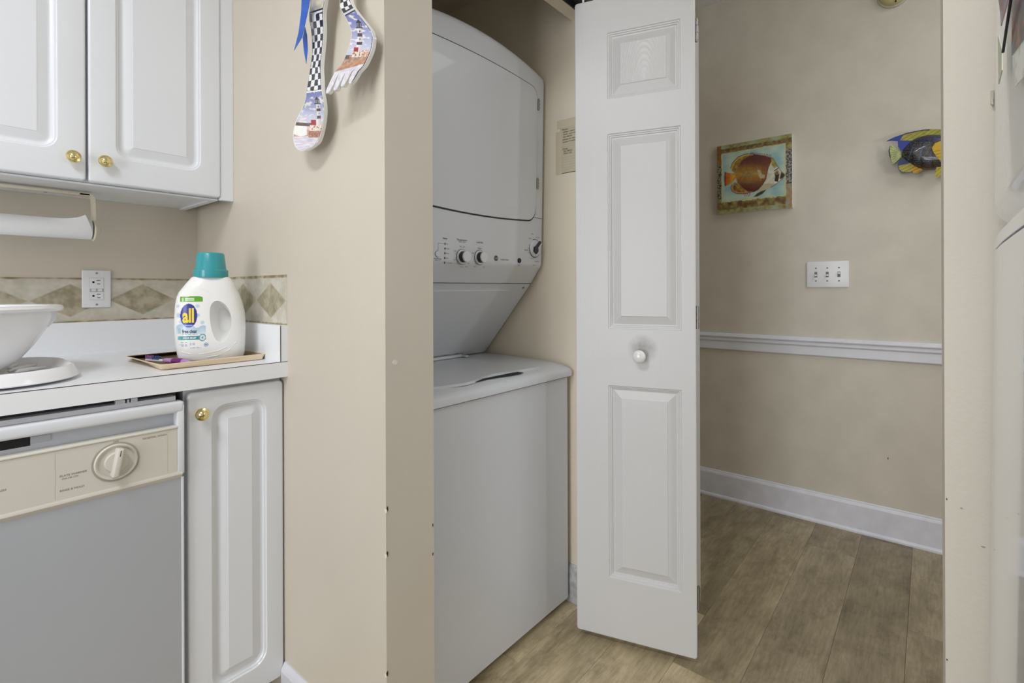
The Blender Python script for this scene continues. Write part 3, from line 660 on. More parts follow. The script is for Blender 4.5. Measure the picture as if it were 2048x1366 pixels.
# handle opening (slanted grip hole cut from the front)
hp = smoothpoly([((x-427)*KS, ZB+(1305-y)*KS) for x, y in ((415, 690), (470, 628), (550, 660), (610, 760), (628, 880), (612, 1000), (560, 1090), (490, 1095), (440, 1000), (415, 850))], 2)
bm = bmesh.new(); V0 = []; V1 = []; V2 = []
cx_ = sum(p[0] for p in hp)/len(hp); cz_ = sum(p[1] for p in hp)/len(hp)
for x, z in hp:
    for V, y, sc, sh in ((V0, -0.07, 1.10, -0.003), (V1, -0.030, 0.97, 0.002), (V2, 0.004, 0.62, 0.010)):
        p = bx+vx*(cx_+(x-cx_)*sc+sh)+vy*y; V.append(bm.verts.new((p.x, p.y, cz_+(z-cz_)*sc)))
n = len(hp)
for A_, C_ in ((V0, V1), (V1, V2)):
    for k in range(n): bm.faces.new((A_[k], A_[(k+1) % n], C_[(k+1) % n], C_[k]))
bm.faces.new(V0); bm.faces.new(V2); bmesh.ops.recalc_face_normals(bm, faces=bm.faces[:])
mc = bpy.data.meshes.new('c'); bm.to_mesh(mc); bm.free(); oc = bpy.data.objects.new('c', mc); COL.objects.link(oc)
md = ob.modifiers.new('b', 'BOOLEAN'); md.object = oc; md.operation = 'DIFFERENCE'; md.solver = 'EXACT'
dg = bpy.context.evaluated_depsgraph_get(); me = bpy.data.meshes.new_from_object(ob.evaluated_get(dg)); me.name = 'jug'
bpy.data.objects.remove(ob); bpy.data.objects.remove(oc)
JUG = mat('jug_white', (247, 247, 245), 0.28, coat=0.2)
objm('jug', me, JUG, bot, 35)
TEAL = mat('cap_teal', (52, 160, 168), 0.28, coat=0.3)
bm = bmesh.new(); cz = ZB+(1305-358)*KS; k_ = KS
lathe(bm, [(0, -0.004), (170*k_, -.004), (174*k_, 0), (174*k_, 62*k_), (168*k_, 70*k_), (157*k_, 73*k_), (152*k_, 100*k_), (136*k_, 245*k_), (130*k_, 257*k_), (122*k_, 262*k_), (116*k_, 258*k_), (0, 256*k_)], 48, Matrix.Translation((bx.x, bx.y, cz)), cap=False)
obj('cap', bm, TEAL, bot, 35)
# raised swoosh lines of the jug and the printed label
bm = bmesh.new()
for pts in (((-.064, .028), (-.05, .0235), (-.02, .0215), (.015, .027), (.035, .036)), ((-.010, .0115), (.015, .015), (.04, .027), (.057, .047)), ((-.058, .1945), (-.045, .1955), (-.025, .191), (-.006, .181))):
    tube(bm, [bfront(a, ZB+b, -0.0012) for a, b in pts], 0.0021, 8)
obj('moulded_lines', bm, JUG, bot, 60)['kind'] = 'stuff'
def lx(x): return (x-427)*KS
def lz(y): return ZB+(1305-y)*KS
def label_color(x, z):
    X = x/KS+427; Y = 1305-(z-ZB)/KS
    c = (247, 247, 245)
    w = 900+20*math.sin(X*.025)-12*math.sin(X*.06)
    if w < Y < 1000 and X < 375: c = mix((176, 206, 228), c, (Y-w)/130)
    for cx, cy, r in ((125, 790, 34), (118, 690, 22), (300, 690, 26), (305, 790, 22), (150, 860, 26), (345, 870, 24)):
        d = math.hypot(X-cx, Y-cy)/r
        if d < 1: c = mix((186, 212, 234), c, d**2)
    if 140 < X < 350 and 585+(.03*(200-X)) < Y < 643: 
        c = (96, 168, 40) if not (X > 320 and (X-320)**2+(Y-618)**2 > 34**2 and Y < 618) else c
        if 150 < X < 176: c = mix(c, (240, 250, 235), .75 if abs(Y-617) < 20 and abs(X-163) < 9 else 0)
        if 188 < X < 272 and (abs(Y-610) < 8 or abs(Y-630) < 5): c = (214, 236, 196)
    if 1014 < Y < 1058 and 115 < X < 318: c = mix((150, 205, 205), (42, 150, 156), (X-115)/60)
    d = math.hypot((X-345)/34, (Y-1035)/40)
    if d < 1: c = (232, 238, 240) if d < .62 else ((70, 150, 160) if d > .8 else (190, 214, 220))
    if d < .3: c = (110, 160, 180)
    for y0, a, b in ((1086, 138, 168), (1086, 180, 206), (1094, 226, 274), (1106, 130, 205), (1108, 226, 274), (1122, 148, 206), (1146, 232, 332), (998, 156, 298)):
        if abs(Y-y0) < 4.5 and a < X < b and (int(X/9) % 4 != 3): c = mix(c, (120, 140, 185), .6)
    d = math.hypot((X-378)/22, (Y-1115)/20)
    if .72 < d < 1: c = (70, 130, 190)
    if d < .5 and abs(Y-1115) < 5: c = (90, 140, 190)
    if 122 < X < 142 and 925 < Y < 985: c = mix(c, (150, 185, 195), .6)
    # blue oval
    d = math.hypot((X-219)/78, (Y-793)/130)
    if d < 1: c = (38, 48, 150) if Y < 880 else mix((38, 48, 150), (90, 130, 200), (Y-880)/40)
    if 183 < X < 250 and 893 < Y < 901: c = (170, 190, 225)
    return c
plate([(lx(100), lz(1180)), (lx(402), lz(1180)), (lx(402), lz(575)), (lx(128), lz(575)), (lx(104), lz(700))], 0.0011, lambda u, v, o: bfront(u, v, o*1.0+.0001), 0.0001, 'label', mat('label_print', (255, 255, 255), 0.28, vc=True, coat=0.2), bot, label_color)
lettering('logo_lettering', [('all', lx(212), lz(796), 0.050, 'CENTER', 0, 0.0016)], lambda u, v: bfront(lx(216)+(u-lx(212))*0.60, lz(792)+(v-lz(792))*1.0-0.001, 0.0011), mat('logo_yellow', (250, 222, 50), 0.4), bot)
lettering('name_lettering', [('free clear', lx(226), lz(965), 0.0135, 'CENTER', 0, 0.0002)], lambda u, v: bfront(lx(226)+(u-lx(226))*.62, v, 0.0010), mat('navy_print', (40, 50, 110), 0.4), bot)
lettering('band_lettering', [('ODOR RELIEF', lx(225), lz(1036), 0.0062, 'CENTER', 0, 0.0002)], lambda u, v: bfront(lx(225)+(u-lx(225))*.78, v, 0.0010), mat('white_print', (245, 250, 250), 0.4), bot)

# dish drainer board and bowl
PWH = mat('dish_plastic', (240, 240, 242), 0.25, coat=0.2)
db = thing('drain_board', 'white plastic drain board with ribs under the bowl', 'drain board', (0.03, 1.52, 0.915))
def rr_ring(bm, d, z, x0=-0.26, x1=0.245, y0=1.345, y1=1.70, r=0.13):
    return [bm.verts.new((x, y, z)) for x, y in rrect(x0+d, x1-d, y0+d, y1-d, r-d, 10)]
bm = bmesh.new(); rs = [rr_ring(bm, d, z) for d, z in ((0.040, 0.9152), (0.034, 0.9152), (0.022, 0.919), (0.002, 0.9205), (0.0, 0.923), (0.004, 0.934), (0.009, 0.9435), (0.013, 0.9462), (0.017, 0.9445), (0.026, 0.931), (0.034, 0.9265))]
for a, b_ in zip(rs, rs[1:]):
    for k in range(len(a)): bm.faces.new((a[k], a[(k+1) % len(a)], b_[(k+1) % len(a)], b_[k]))
bm.faces.new(rs[0]); bm.faces.new(rs[-1]); obj('board', bm, PWH, db, 50)
for i, (a, b_) in enumerate(((onz(17, 733, .933), onz(60, 717, .934)), (onz(17, 739, .933), onz(80, 724, .934)), (onz(30, 742, .932), onz(92, 731, .933)))):
    bm = bmesh.new(); a.z = .9285; b_.z = .9285; m_ = (a+b_)/2; m_.z = .931
    tube(bm, [a, a*.8+m_*.2+Vector((0, 0, .002)), m_, b_*.9+m_*.1, b_], [0.002, .0045, .0045, .0035, .0015], 10); obj('rib', bm, PWH, db, 50)
bw = thing('plastic_bowl', 'large round white plastic bowl standing on the drain board', 'bowl', (0.055, 1.565, 0.9265))
bm = bmesh.new(); R = 0.178
lathe(bm, [(0, 0.0), (0.052, 0.0), (0.062, 0.004), (0.085, 0.012), (0.108, 0.032), (0.128, 0.058), (0.146, 0.090), (0.156, 0.113), (0.159, 0.134), (0.172, 0.134), (0.1765, 0.136), (0.178, 0.141), (0.175, 0.146), (0.168, 0.1475), (0.156, 0.146), (0.150, 0.113), (0.140, 0.090), (0.122, 0.060), (0.10, 0.036), (0.07, 0.016), (0, 0.010)], 72, Matrix.Translation((0.055, 1.565, 0.9265)), cap=False)
obj('bowl', bm, PWH, bw, 40)
for aa in (-2, 178):
    bm = bmesh.new(); pr_ = [(0.150, 0.135), (0.1655, 0.135), (0.1640, 0.112), (0.152, 0.096), (0.147, 0.096)]
    A_ = []
    for s in (-3, 0, 3):
        t = math.radians(aa+s); A_.append([bm.verts.new((0.055+r*math.cos(t), 1.565+r*math.sin(t), .9265+z)) for r, z in pr_])
    for a, b_ in zip(A_, A_[1:]):
        for k in range(5): bm.faces.new((a[k], a[(k+1) % 5], b_[(k+1) % 5], b_[k]))
    bm.faces.new(A_[0]); bm.faces.new(A_[-1]); obj('grip_tab', bm, PWH, bw)

# ------------------------------------------------------------------ spoon and fork wall ornaments
ZK = 4.2682
def pxw(u, v, X): return onx(560+u/ZK, v/ZK, X)
def light_house(u, v, cx, top, bot_, sc):
    """returns colour or None for a lighthouse picture in zoom coordinates"""
    h = (v-top)/(bot_-top); w = sc*(0.34+0.17*h)
    x = u-cx
    if 0 <= h < .22:
        if abs(x) < sc*(.5*h/.1 if h < .1 else .40): return (40, 42, 54) if (h < .1 or abs(abs(x)-sc*.2) > sc*.07) else (150, 154, 176)
    if .22 <= h < .26 and abs(x) < sc*.6: return (60, 60, 70)
    if .26 <= h < 1 and abs(x) < w:
        if .40 < h < .50 or .66 < h < .76: return (66, 48, 62)
        if abs(x) < sc*.1 and (abs(h-.34) < .03 or abs(h-.58) < .03): return (60, 50, 60)
        return mix((246, 243, 236), (205, 200, 210), (x/w+1)/2)
    return None
def scene_sky(u, v, top, bot_, s):
    t = (v-top)/(bot_-top); c = mix((116, 126, 186), (206, 208, 226), t*1.3)
    k = nz(u, v*2.2, .016, s)+.5*nz(u, v*2, .04, s)
    if k > .12: c = mix(c, (236, 232, 228), min(1, (k-.12)*4))
    return c
def spoon_color(u, v):
    le = lerp_edge(SL, v); re = lerp_edge(SR, v)
    m = min(u-le, re-u)
    if v < 0: return (22, 24, 40) if pdist((u, v), SPO) < 11 else mix((206, 208, 220), (238, 230, 214), .5+nz(u, v, .02))
    if v < 112:
        lim = 128-(u-228)*0.30
        if v < lim-26: c = mix((238, 226, 200), (206, 200, 190), .5+nz(u, v, .03))
        elif v < lim-12: c = (20, 22, 40)
        elif v < lim+4: c = (238, 238, 236)
        else: c = (22, 22, 44)
        return (22, 24, 40) if m < 6 else c
    if v < 775-(u-230)*.12:
        if m < 7: return (20, 22, 36)
        s = (u-le)/(re-le); k = int(s*4.0); row = int((v-118+(u-280)*.22)/56)
        return (240, 240, 238) if (k+row) % 2 else (30, 32, 52)
    if v < 792-(u-230)*.12: return (240, 240, 238) if v > 778-(u-230)*.12 else (20, 22, 36)
    if pdist((u, v), SPB) < 6: return (24, 22, 34)
    c = scene_sky(u, v, 790, 1050, 3)
    if v > 1040: c = mix((84, 78, 70), (120, 104, 92), .5+nz(u, v, .05)) if v < 1068 and u < 225 else (mix((196, 140, 120), (236, 208, 196), .5+.9*nz(u, v, .03)))
    if v > 1068 and u < 195 and v < 1160-abs(u-150)*.4: c = (248, 246, 244)
    if v > 1165-(u-110)*.12: c = mix((206, 196, 214), (238, 234, 238), .5+nz(u*.7, v*2.5, .03))
    if 1110 < v < 1165 and 205 < u < 335: c = mix((150, 92, 70), (196, 150, 126), .5+nz(u, v, .07))
    l = light_house(u, v, 301, 822, 1060, 48)
    if l: c = l
    if 225 < u < 272 and 1015 < v < 1060: c = (168, 44, 50)
    if 215 < u < 330 and 1058 < v < 1108: c = (238, 230, 216) if nz(u, v, .06, 5) > -.25 else (170, 120, 90)
    return c
SL = [(0, 262), (140, 226), (250, 236), (400, 243), (540, 231), (650, 226), (790, 222)]
SR = [(0, 388), (100, 354), (250, 346), (420, 326), (560, 319), (660, 336), (770, 353), (800, 358)]
def lerp_edge(E_, v):
    if v <= E_[0][0]: return E_[0][1]+(v-E_[0][0])*(E_[1][1]-E_[0][1])/(E_[1][0]-E_[0][0])
    for a, b in zip(E_, E_[1:]):
        if a[0] <= v <= b[0]: return a[1]+(b[1]-a[1])*(v-a[0])/(b[0]-a[0])
    return E_[-1][1]
SPB = [(222, 790), (188, 862), (130, 985), (106, 1095), (102, 1190), (122, 1255), (160, 1284), (205, 1290), (262, 1252), (318, 1150), (356, 1035), (372, 930), (366, 850), (354, 772)]
SPO = [(388, 0), (354, 100), (346, 250), (326, 420), (319, 560), (336, 660), (353, 770), (366, 850), (372, 930), (356, 1035), (318, 1150), (262, 1252), (205, 1290), (160, 1284), (122, 1255), (102, 1190), (106, 1095), (130, 985), (188, 862), (222, 790), (226, 650), (231, 540), (243, 400), (236, 250), (226, 140), (262, 0), (268, -140), (262, -260), (272, -340), (305, -390), (345, -400), (385, -375), (408, -320), (410, -240), (398, -120)]
XO = 0.605
def sp_map(u, v, o):
    X = XO
    if v > 760: X = XO+0.012*max(0, min(1, (v-760)/180))*max(0.0, 1-((u-238)/150)**2)*(1 if v < 1200 else max(0, (1290-v)/90))
    X += 0.010*math.sin(max(0, min(1, v/800))*math.pi) if v < 800 else 0
    p = pxw(u, v, XO); return Vector((X+0.008-o, p.y, p.z))
spn = thing('wall_spoon', 'large ceramic wall spoon painted with lighthouse and checkered handle', 'wall ornament', (XS-.02, 1.17, 1.46))
plate(smoothpoly(SPO, 2), 26, sp_map, 0.008, 'spoon', CERAM, spn, None, 50)
me_sp = plate(smoothpoly([(384, 0), (350, 100), (342, 250), (322, 420), (315, 560), (332, 660), (349, 770), (360, 850), (366, 930), (350, 1033), (313, 1147), (258, 1247), (205, 1284), (163, 1278), (127, 1250), (108, 1189), (112, 1096), (135, 988), (192, 865), (226, 792), (230, 650), (235, 540), (247, 400), (240, 250), (230, 140), (266, 0), (273, -140), (268, -260), (278, -335), (308, -382), (345, -392), (380, -368), (402, -318), (404, -240), (393, -120)], 1), 3.2, lambda u, v, o: sp_map(u, v, 0.0082+o), 0.0004, 'painted_face', GLAZE, spn, spoon_color, 50)
bm = bmesh.new(); hk_ = pxw(340, -330, XO); tube(bm, [(XS, hk_.y, hk_.z), (XO+.007, hk_.y, hk_.z)], 0.003, 8); obj('hook', bm, STEEL, spn)
# blue ribbon on the spoon
RIB = mat('blue_ribbon', (38, 96, 196), 0.4)
rbn = thing('blue_ribbon', 'bright blue ribbon tied on the handle of the wall spoon', 'ribbon', (XS-.03, 1.2, 1.64))
for nm, P, dx in (('tail', [(188, -40), (262, -40), (248, 60), (222, 180), (190, 320), (122, 432), (160, 280), (182, 120)], 0.018), ('tail', [(215, 230), (232, 300), (238, 420), (226, 545), (205, 430), (196, 320)], 0.004), ('knot', [(235, -60), (300, -60), (290, -20), (250, -10)], 0.016)):
    plate(P, 18, lambda u, v, o, dx=dx: pxw(u, v, XO-dx+.006*math.sin(v*.02))-Vector((o, 0, 0)), 0.0008, nm, RIB, rbn, None, 60)
# fork
FO = [(520, 0), (514, 60), (546, 152), (572, 250), (541, 370), (511, 520), (492, 620), (458, 795), (464, 822), (482, 822), (500, 785), (528, 640), (531, 640), (518, 775), (526, 796), (544, 792), (556, 760), (580, 635), (586, 632), (572, 740), (578, 762), (596, 758), (612, 720), (642, 592), (648, 592), (632, 705), (638, 732), (660, 730), (690, 640), (716, 505), (738, 400), (752, 262), (702, 180), (641, 82), (603, 0), (592, -120), (596, -240), (600, -310), (580, -365), (545, -378), (512, -355), (498, -300), (506, -200), (514, -100)]
def fk_map(u, v, o):
    p = pxw(u, v, XO); X = XO-0.002+0.016*math.sin(max(0, min(1, (v-60)/560))*math.pi)-0.018*max(0, (v-560)/260)
    return Vector((X+0.008-o, p.y, p.z))
FL = [(0, 520), (60, 514), (152, 546), (250, 572), (370, 541), (520, 511), (620, 492), (822, 458)]
FR = [(0, 603), (82, 641), (180, 702), (262, 752), (400, 738), (505, 716), (640, 690), (822, 640)]
def fork_color(u, v):
    le = lerp_edge(FL, v); re = lerp_edge(FR, v)
    k = 120-(u-540)*.42
    if v < 0:
        if pdist((u, v), FO) < 11: return (20, 22, 36)
        return mix((206, 208, 220), (238, 230, 214), .5+nz(u, v, .02)) if v < -180 else ((240, 240, 238) if (int((u-500)/34)+int((v+400)/48)) % 2 else (34, 36, 56))
    if v < k-22:
        if min(u-le, re-u) < 7: return (20, 22, 36)
        s = (u-le)/max(1, re-le); return (240, 240, 238) if (int(s*3)+int((v+30+(u-560)*.4)/48)) % 2 else (34, 36, 56)
    if v < k+14: return (30, 30, 48) if (v < k-10 or v > k+4) else (225, 226, 230)
    if re-u < 9 and 150 < v < 720: return (26, 26, 52)
    c = scene_sky(u, v, 130, 480, 9)
    if v > 455-(u-510)*.0: c = mix((150, 112, 96), (206, 176, 158), .5+nz(u, v, .05))
    if v > 505+(640-u)*.3: c = mix((178, 126, 96), (208, 168, 138), .5+nz(u, v, .04))
    if v > 560+(640-u)*.42: c = mix((212, 206, 220), (240, 238, 240), .5+nz(u, v*.4, .06))
    if u < 560 and 455 < v < 490: c = (96, 92, 84)
    l = light_house(u+(v-300)*.09, v, 636, 155, 430, 50)
    if l: c = l
    if 585 < u < 625 and 385 < v < 425: c = (168, 44, 50)
    if 580 < u < 660 and 425 < v < 475: c = (236, 226, 214) if nz(u, v, .06, 2) > -.2 else (170, 120, 92)
    if 470 > v > 410 and u > 660: c = mix((190, 130, 110), (240, 226, 214), .5+1.2*nz(u, v, .07))
    return c
frk = thing('wall_fork', 'large ceramic wall fork painted with a lighthouse', 'wall ornament', (XS-.02, 1.03, 1.56))
plate(smoothpoly(FO, 1), 22, fk_map, 0.008, 'fork', CERAM, frk, None, 50)
cf = (600, 380)
plate(smoothpoly([(x+(5 if x < 600 else -5) if y < 560 else x, y-(3 if y > 700 else 0)) for x, y in FO], 1), 3.2, lambda u, v, o: fk_map(u, v, 0.0082+o), 0.0004, 'painted_face', GLAZE, frk, fork_color, 50)
bm = bmesh.new(); hk_ = pxw(550, -310, XO); tube(bm, [(XS, hk_.y, hk_.z), (XO+.005, hk_.y, hk_.z)], 0.003, 8); obj('hook', bm, STEEL, frk)

# ------------------------------------------------------------------ stacked washer dryer
ld = thing('stacked_washer_dryer', 'white stacked laundry unit, dryer above a top-loading washer in the closet', 'washer dryer', (1.145, 1.35, 0.0))
LX0, LX1 = 0.803, 1.487; LC = (LX0+LX1)/2; LH = (LX1-LX0)/2
def arch(x): return 1-((x-LC)/LH)**2
def bow(x): return 0.006*arch(x)
def fy(x, z):   # dryer front surface
    t = (z-1.362)/(1.877-1.362); base = 1.089-0.011*t if z > 1.362 else 1.089+0.005*(1.362-z)/0.178
    return base-bow(x)
def loft(profile_fn, xs):
    bm = bmesh.new(); cols = [[bm.verts.new((x, y, z)) for y, z in profile_fn(x)] for x in xs]
    for a, b_ in zip(cols, cols[1:]):
        n = len(a)
        for k in range(n): bm.faces.new((a[k], a[(k+1) % n], b_[(k+1) % n], b_[k]))
    bm.faces.new(cols[0]); bm.faces.new(cols[-1]); return bm
XSM = [LX0, LX0+.004]+[LX0+.004+(LX1-LX0-.008)*i/26 for i in range(1, 26)]+[LX1-.004, LX1]
def dry_prof(x):
    e = 0.006 if (x < LX0+.001 or x > LX1-.001) else 0.0
    zt = 1.883+0.040*arch(x)-e
    f = lambda z: fy(x, z)+e
    P = [(1.72, 1.126), (1.72, zt-.01), (1.70, zt)]
    P += [(f(zt)+.045, zt), (f(zt)+.022, zt-.002), (f(zt)+.010, zt-.007), (f(zt)+.003, zt-.016), (f(zt-.03), zt-.03)]
    P += [(f(z), z) for z in (1.75, 1.6, 1.45, 1.3625, 1.30, 1.24, 1.196)]
    P += [(f(1.19)+.002, 1.188), (f(1.18)+.008, 1.180), (1.143-bow(x)*.4, 1.126)]
    return P
obj('dryer_body', loft(dry_prof, XSM), APPL, ld, 40)
def slope_prof(x):
    return [(1.145-bow(x)*.4, 1.1245), (1.378, 0.853), (1.72, 0.853), (1.72, 1.1245)]
obj('support_panel', loft(slope_prof, [LX0+.001, LX1-.001]), APPL, ld)
sl = Vector((0, 1.378-1.145, .853-1.1245)).normalized(); snn = Vector((0, sl.z, -sl.y))
rp = bmesh.new(); pts = rrect(LX0+.06, LX1-.075, 0.028, 0.335, 0.02, 4)
obj('pressed_panel', (lambda b: extrude_profile(b, pts, snn*0.006, Vector((0, 1.145, 1.1245)), (1, 0, 0), sl))(rp), APPL, ld, 40)
sc_ = bmesh.new(); lathe(sc_, [(0.005, 0), (0.004, .002), (0, .0022)], 10, axis(Vector((LX1-.03, 1.145, 1.1245))+sl*.018, snn)); obj('screw', sc_, HING, ld)
def strip_seam(z, x0, x1, name='seam_line', t=0.0012, off=0.0012):
    plate([(x0, z-t), (x1, z-t), (x1, z+t), (x0, z+t)], 0.04, lambda u, v, o: Vector((u, fy(u, v)-o, v)), 0.0005, name, mat('seam_grey', (128, 128, 130), 0.6), ld)
strip_seam(1.362, LX0+.002, LX1-.002)
plate([(LX0, -.0014), (LX1, -.0014), (LX1, .0014), (LX0, .0014)], 0.05, lambda u, v, o: Vector((u, 1.1435-bow(u)*.4-o, 1.1255+v)), 0.0008, 'seam_line', mat('seam_dark', (70, 70, 72), 0.6), ld)
# dryer door
def door_poly(d):
    P = []
    x1 = 1.440+d; x0 = 2*LC-1.440-d; zt = 1.815+d; zb = 1.349-d
    r1, r2 = 0.036, 0.055
    for cx, cz, r, a0 in ((x1-r2*.8, zb+r2, r2, -90), (x1-r1, zt-r1, r1, 0), (x0+r1, zt-r1, r1, 90), (x0+r2*.8, zb+r2, r2, 180)):
        for k in range(9):
            a = math.radians(a0+90*k/8); rx = r*.8 if r == r2 else r
            P.append((cx+rx*math.cos(a), cz+r*math.sin(a)))
    return P
def door_map(u, v, o):
    z = v+(0.014*arch(u)*max(0, min(1, (v-1.5)/.3)))-0.018*max(0, min(1, (1.55-v)/.2))*(arch(u)-.45)
    return Vector((u, fy(u, z)-o, z))
plate(door_poly(0.0045), 0.03, lambda u, v, o: door_map(u, v, o), 0.0010, 'door_gap', mat('gap_grey', (60, 60, 62), 0.8), ld)
dd = plate(door_poly(0.0), 0.03, door_map, 0.0042, 'dryer_door', APPL, ld)
for hz in (1.767, 1.485):
    hb = bmesh.new(); c = Vector((1.4475, fy(1.4475, hz)-.003, hz))
    box(hb, c.x-.004, c.x+.004, c.y-.002, c.y+.003, hz-.019, hz+.019, .001); lathe(hb, [(0.0034, -.02), (0.0034, .02)], 10, Matrix.Translation(c+Vector((0, -.002, 0))))
    h_ = obj('hinge', hb, HING, dd, 40)
    sh = bmesh.new()
    for q in (-.012, 0, .012): lathe(sh, [(0.0016, 0), (0, .0012)], 8, axis(c+Vector((.0015, -.0052, q)), (0, -1, 0)))
    obj('screws', sh, DARK, dd)
# control knobs
def cmap(u, v, off=0.0006): return Vector((u, fy(u, v)-off, v))
KD = mat('knob_dark', (44, 44, 46), 0.35); KW = mat('knob_cap', (222, 223, 226), 0.25)
def ring(c, r0, r1, mt_, nm, par):
    b = bmesh.new(); lathe(b, [(r0, 0), (r1, 0)], 40, axis(c, (0, -1, 0)), cap=False); return obj(nm, b, mt_, par)
for kx, kz in ((1.072, 1.2035), (1.149, 1.2055)):
    c = cmap(kx, kz, 0)
    b = bmesh.new(); lathe(b, [(0.0225, 0), (0.0225, .0025), (0.0205, .004), (0.0175, .005), (0, .005)], 40, axis(c, (0, -1, 0)), cap=False); k0 = obj('control_knob', b, APPL, ld, 40)
    ring(c+Vector((0, -.0012, 0)), 0.0215, 0.0240, KD, 'dial_ring', k0)
    b = bmesh.new(); lathe(b, [(0.0172, .004), (0.0165, .020)], 40, axis(c, (0, -1, 0)), cap=False); obj('grip', b, KD, k0, 40)
    b = bmesh.new(); lathe(b, [(0.0168, .0195), (0.0168, .022), (0.0155, .0235), (0, .024)], 40, axis(c, (0, -1, 0)), cap=False); obj('cap', b, KW, k0, 40)
c = cmap(1.440, 1.2515, 0)
b = bmesh.new(); lathe(b, [(0.031, 0), (0.031, .003), (0.029, .006), (0.026, .008), (0, .0085)], 48, axis(c, (0, -1, 0)), cap=False); k0 = obj('cycle_dial', b, APPL, ld, 40)
ring(c+Vector((0, -.0012, 0)), 0.0312, 0.0335, KD, 'dial_ring', k0)
b = bmesh.new(); extrude_profile(b, [(-.018, -.012), (-.004, -.021), (.006, -.010), (.004, .002), (.024, .020), (.018, .027), (-.006, .008), (-.016, .004)], (0, -.008, 0), c+Vector((0, -.006, 0)), (1, 0, 0), (0, 0, 1)); obj('pointer_grip', b, KD, k0, 30)
b = bmesh.new(); extrude_profile(b, [(-.002, -.024), (.010, -.014), (.009, .0), (.027, .017), (.024, .021), (.005, .003), (.006, -.011), (-.004, -.021)], (0, -.009, 0), c+Vector((0, -.006, 0)), (1, 0, 0), (0, 0, 1)); obj('grip_edge', b, KW, k0, 30)
# badge, button, lamps, lettering
c = cmap(1.228, 1.2065, 0); b = bmesh.new(); lathe(b, [(0.0095, 0), (0.0095, .0012), (0, .0012)], 32, axis(c, (0, -1, 0)), cap=False); bd = obj('badge', b, BLACK, ld)
lettering('badge_lettering', [('GE', 1.228, 1.2065, 0.0105, 'CENTER', 0.25)], lambda u, v: cmap(u, v, .0016), mat('badge_white', (225, 225, 228), 0.4), bd)
ring(c+Vector((0, -.0016, 0)), 0.0078, 0.0084, MATS['badge_white'], 'badge_ring', bd)
c = cmap(1.350, 1.204, 0); b = bmesh.new(); lathe(b, [(0.0085, 0), (0.0085, .003), (0.007, .0045), (0, .005)], 28, axis(c, (0, -1, 0)), cap=False); obj('start_button', b, BLACK, ld, 40)
c = cmap(0.975, 1.2075, 0); b = bmesh.new(); lathe(b, [(0.0088, 0), (0.0088, .002), (0.0078, .003), (0, .003)], 28, axis(c, (0, -1, 0)), cap=False); obj('round_button', b, APPL, ld, 40)
ring(c+Vector((0, -.0006, 0)), 0.0088, 0.0096, GREY, 'button_ring', ld)
for i in range(5):
    z = 1.2385-i*0.0138; b = B(1.0015, 1.0045, fy(1.0, z)-.0012, fy(1.0, z)+.0004, z-.003, z+.003); obj('indicator', b, BLACK, ld)
b = bmesh.new()
for (a0, a1, z0, z1) in ((0.9765, 0.9772, 1.218, 1.2395), (0.9765, 0.9985, 1.2388, 1.2395)): box(b, a0, a1, fy(a0, z0)-.0008, fy(a0, z0)+.0003, z0, z1)
obj('guide_line', b, GREY, ld)
T = [('Status', 1.003, 1.2545, .0075, 'CENTER', 0, .0001), ('On', 1.008, 1.2385, .0055, 'LEFT'), ('Wash', 1.008, 1.2247, .0055, 'LEFT'), ('Rinse', 1.008, 1.211, .0055, 'LEFT'), ('Spin', 1.008, 1.197, .0055, 'LEFT'), ('Lid Locked', 1.008, 1.1833, .0055, 'LEFT'), ('Stop/Reset', 0.976, 1.194, .0065), ('hold 3 sec', 0.976, 1.1885, .005),
     ('Temperature', 1.071, 1.2545, .0082, 'CENTER', 0, .0001), ('Wash / Rinse', 1.073, 1.2485, .0055), ('Tap Cold', 1.072, 1.234, .0055), ('Cold', 1.043, 1.220, .005), ('Hot', 1.043, 1.193, .005), ('Colors', 1.072, 1.1735, .0052), ('Warm', 1.092, 1.1745, .005), ('Hot', 1.101, 1.185, .005),
     ('Load Size', 1.149, 1.2525, .0078, 'CENTER', 0, .0001), ('Medium', 1.149, 1.2345, .0055), ('Small', 1.119, 1.2175, .005), ('Large', 1.128, 1.1765, .005), ('Extra', 1.170, 1.176, .005),
     ('washer dryer', 1.272, 1.2035, .0078), ('Start', 1.351, 1.187, .007), ('Bulky', 1.425, 1.302, .006), ('Dry Cycle', 1.459, 1.292, .006), ('Normal', 1.410, 1.285, .005), ('Auto', 1.455, 1.283, .005), ('Delicates', 1.391, 1.243, .006), ('Less', 1.402, 1.250, .0045), ('Casuals', 1.405, 1.234, .0045), ('Cool Down', 1.423, 1.215, .0048), ('Timed Dry', 1.455, 1.205, .006), ('dryer cycle', 1.440, 1.192, .0048), ('More', 1.471, 1.272, .0045)]
lettering('lettering', T, lambda u, v: cmap(u, v, .0004), mat('soft_print', (72, 72, 76), 0.5), ld)
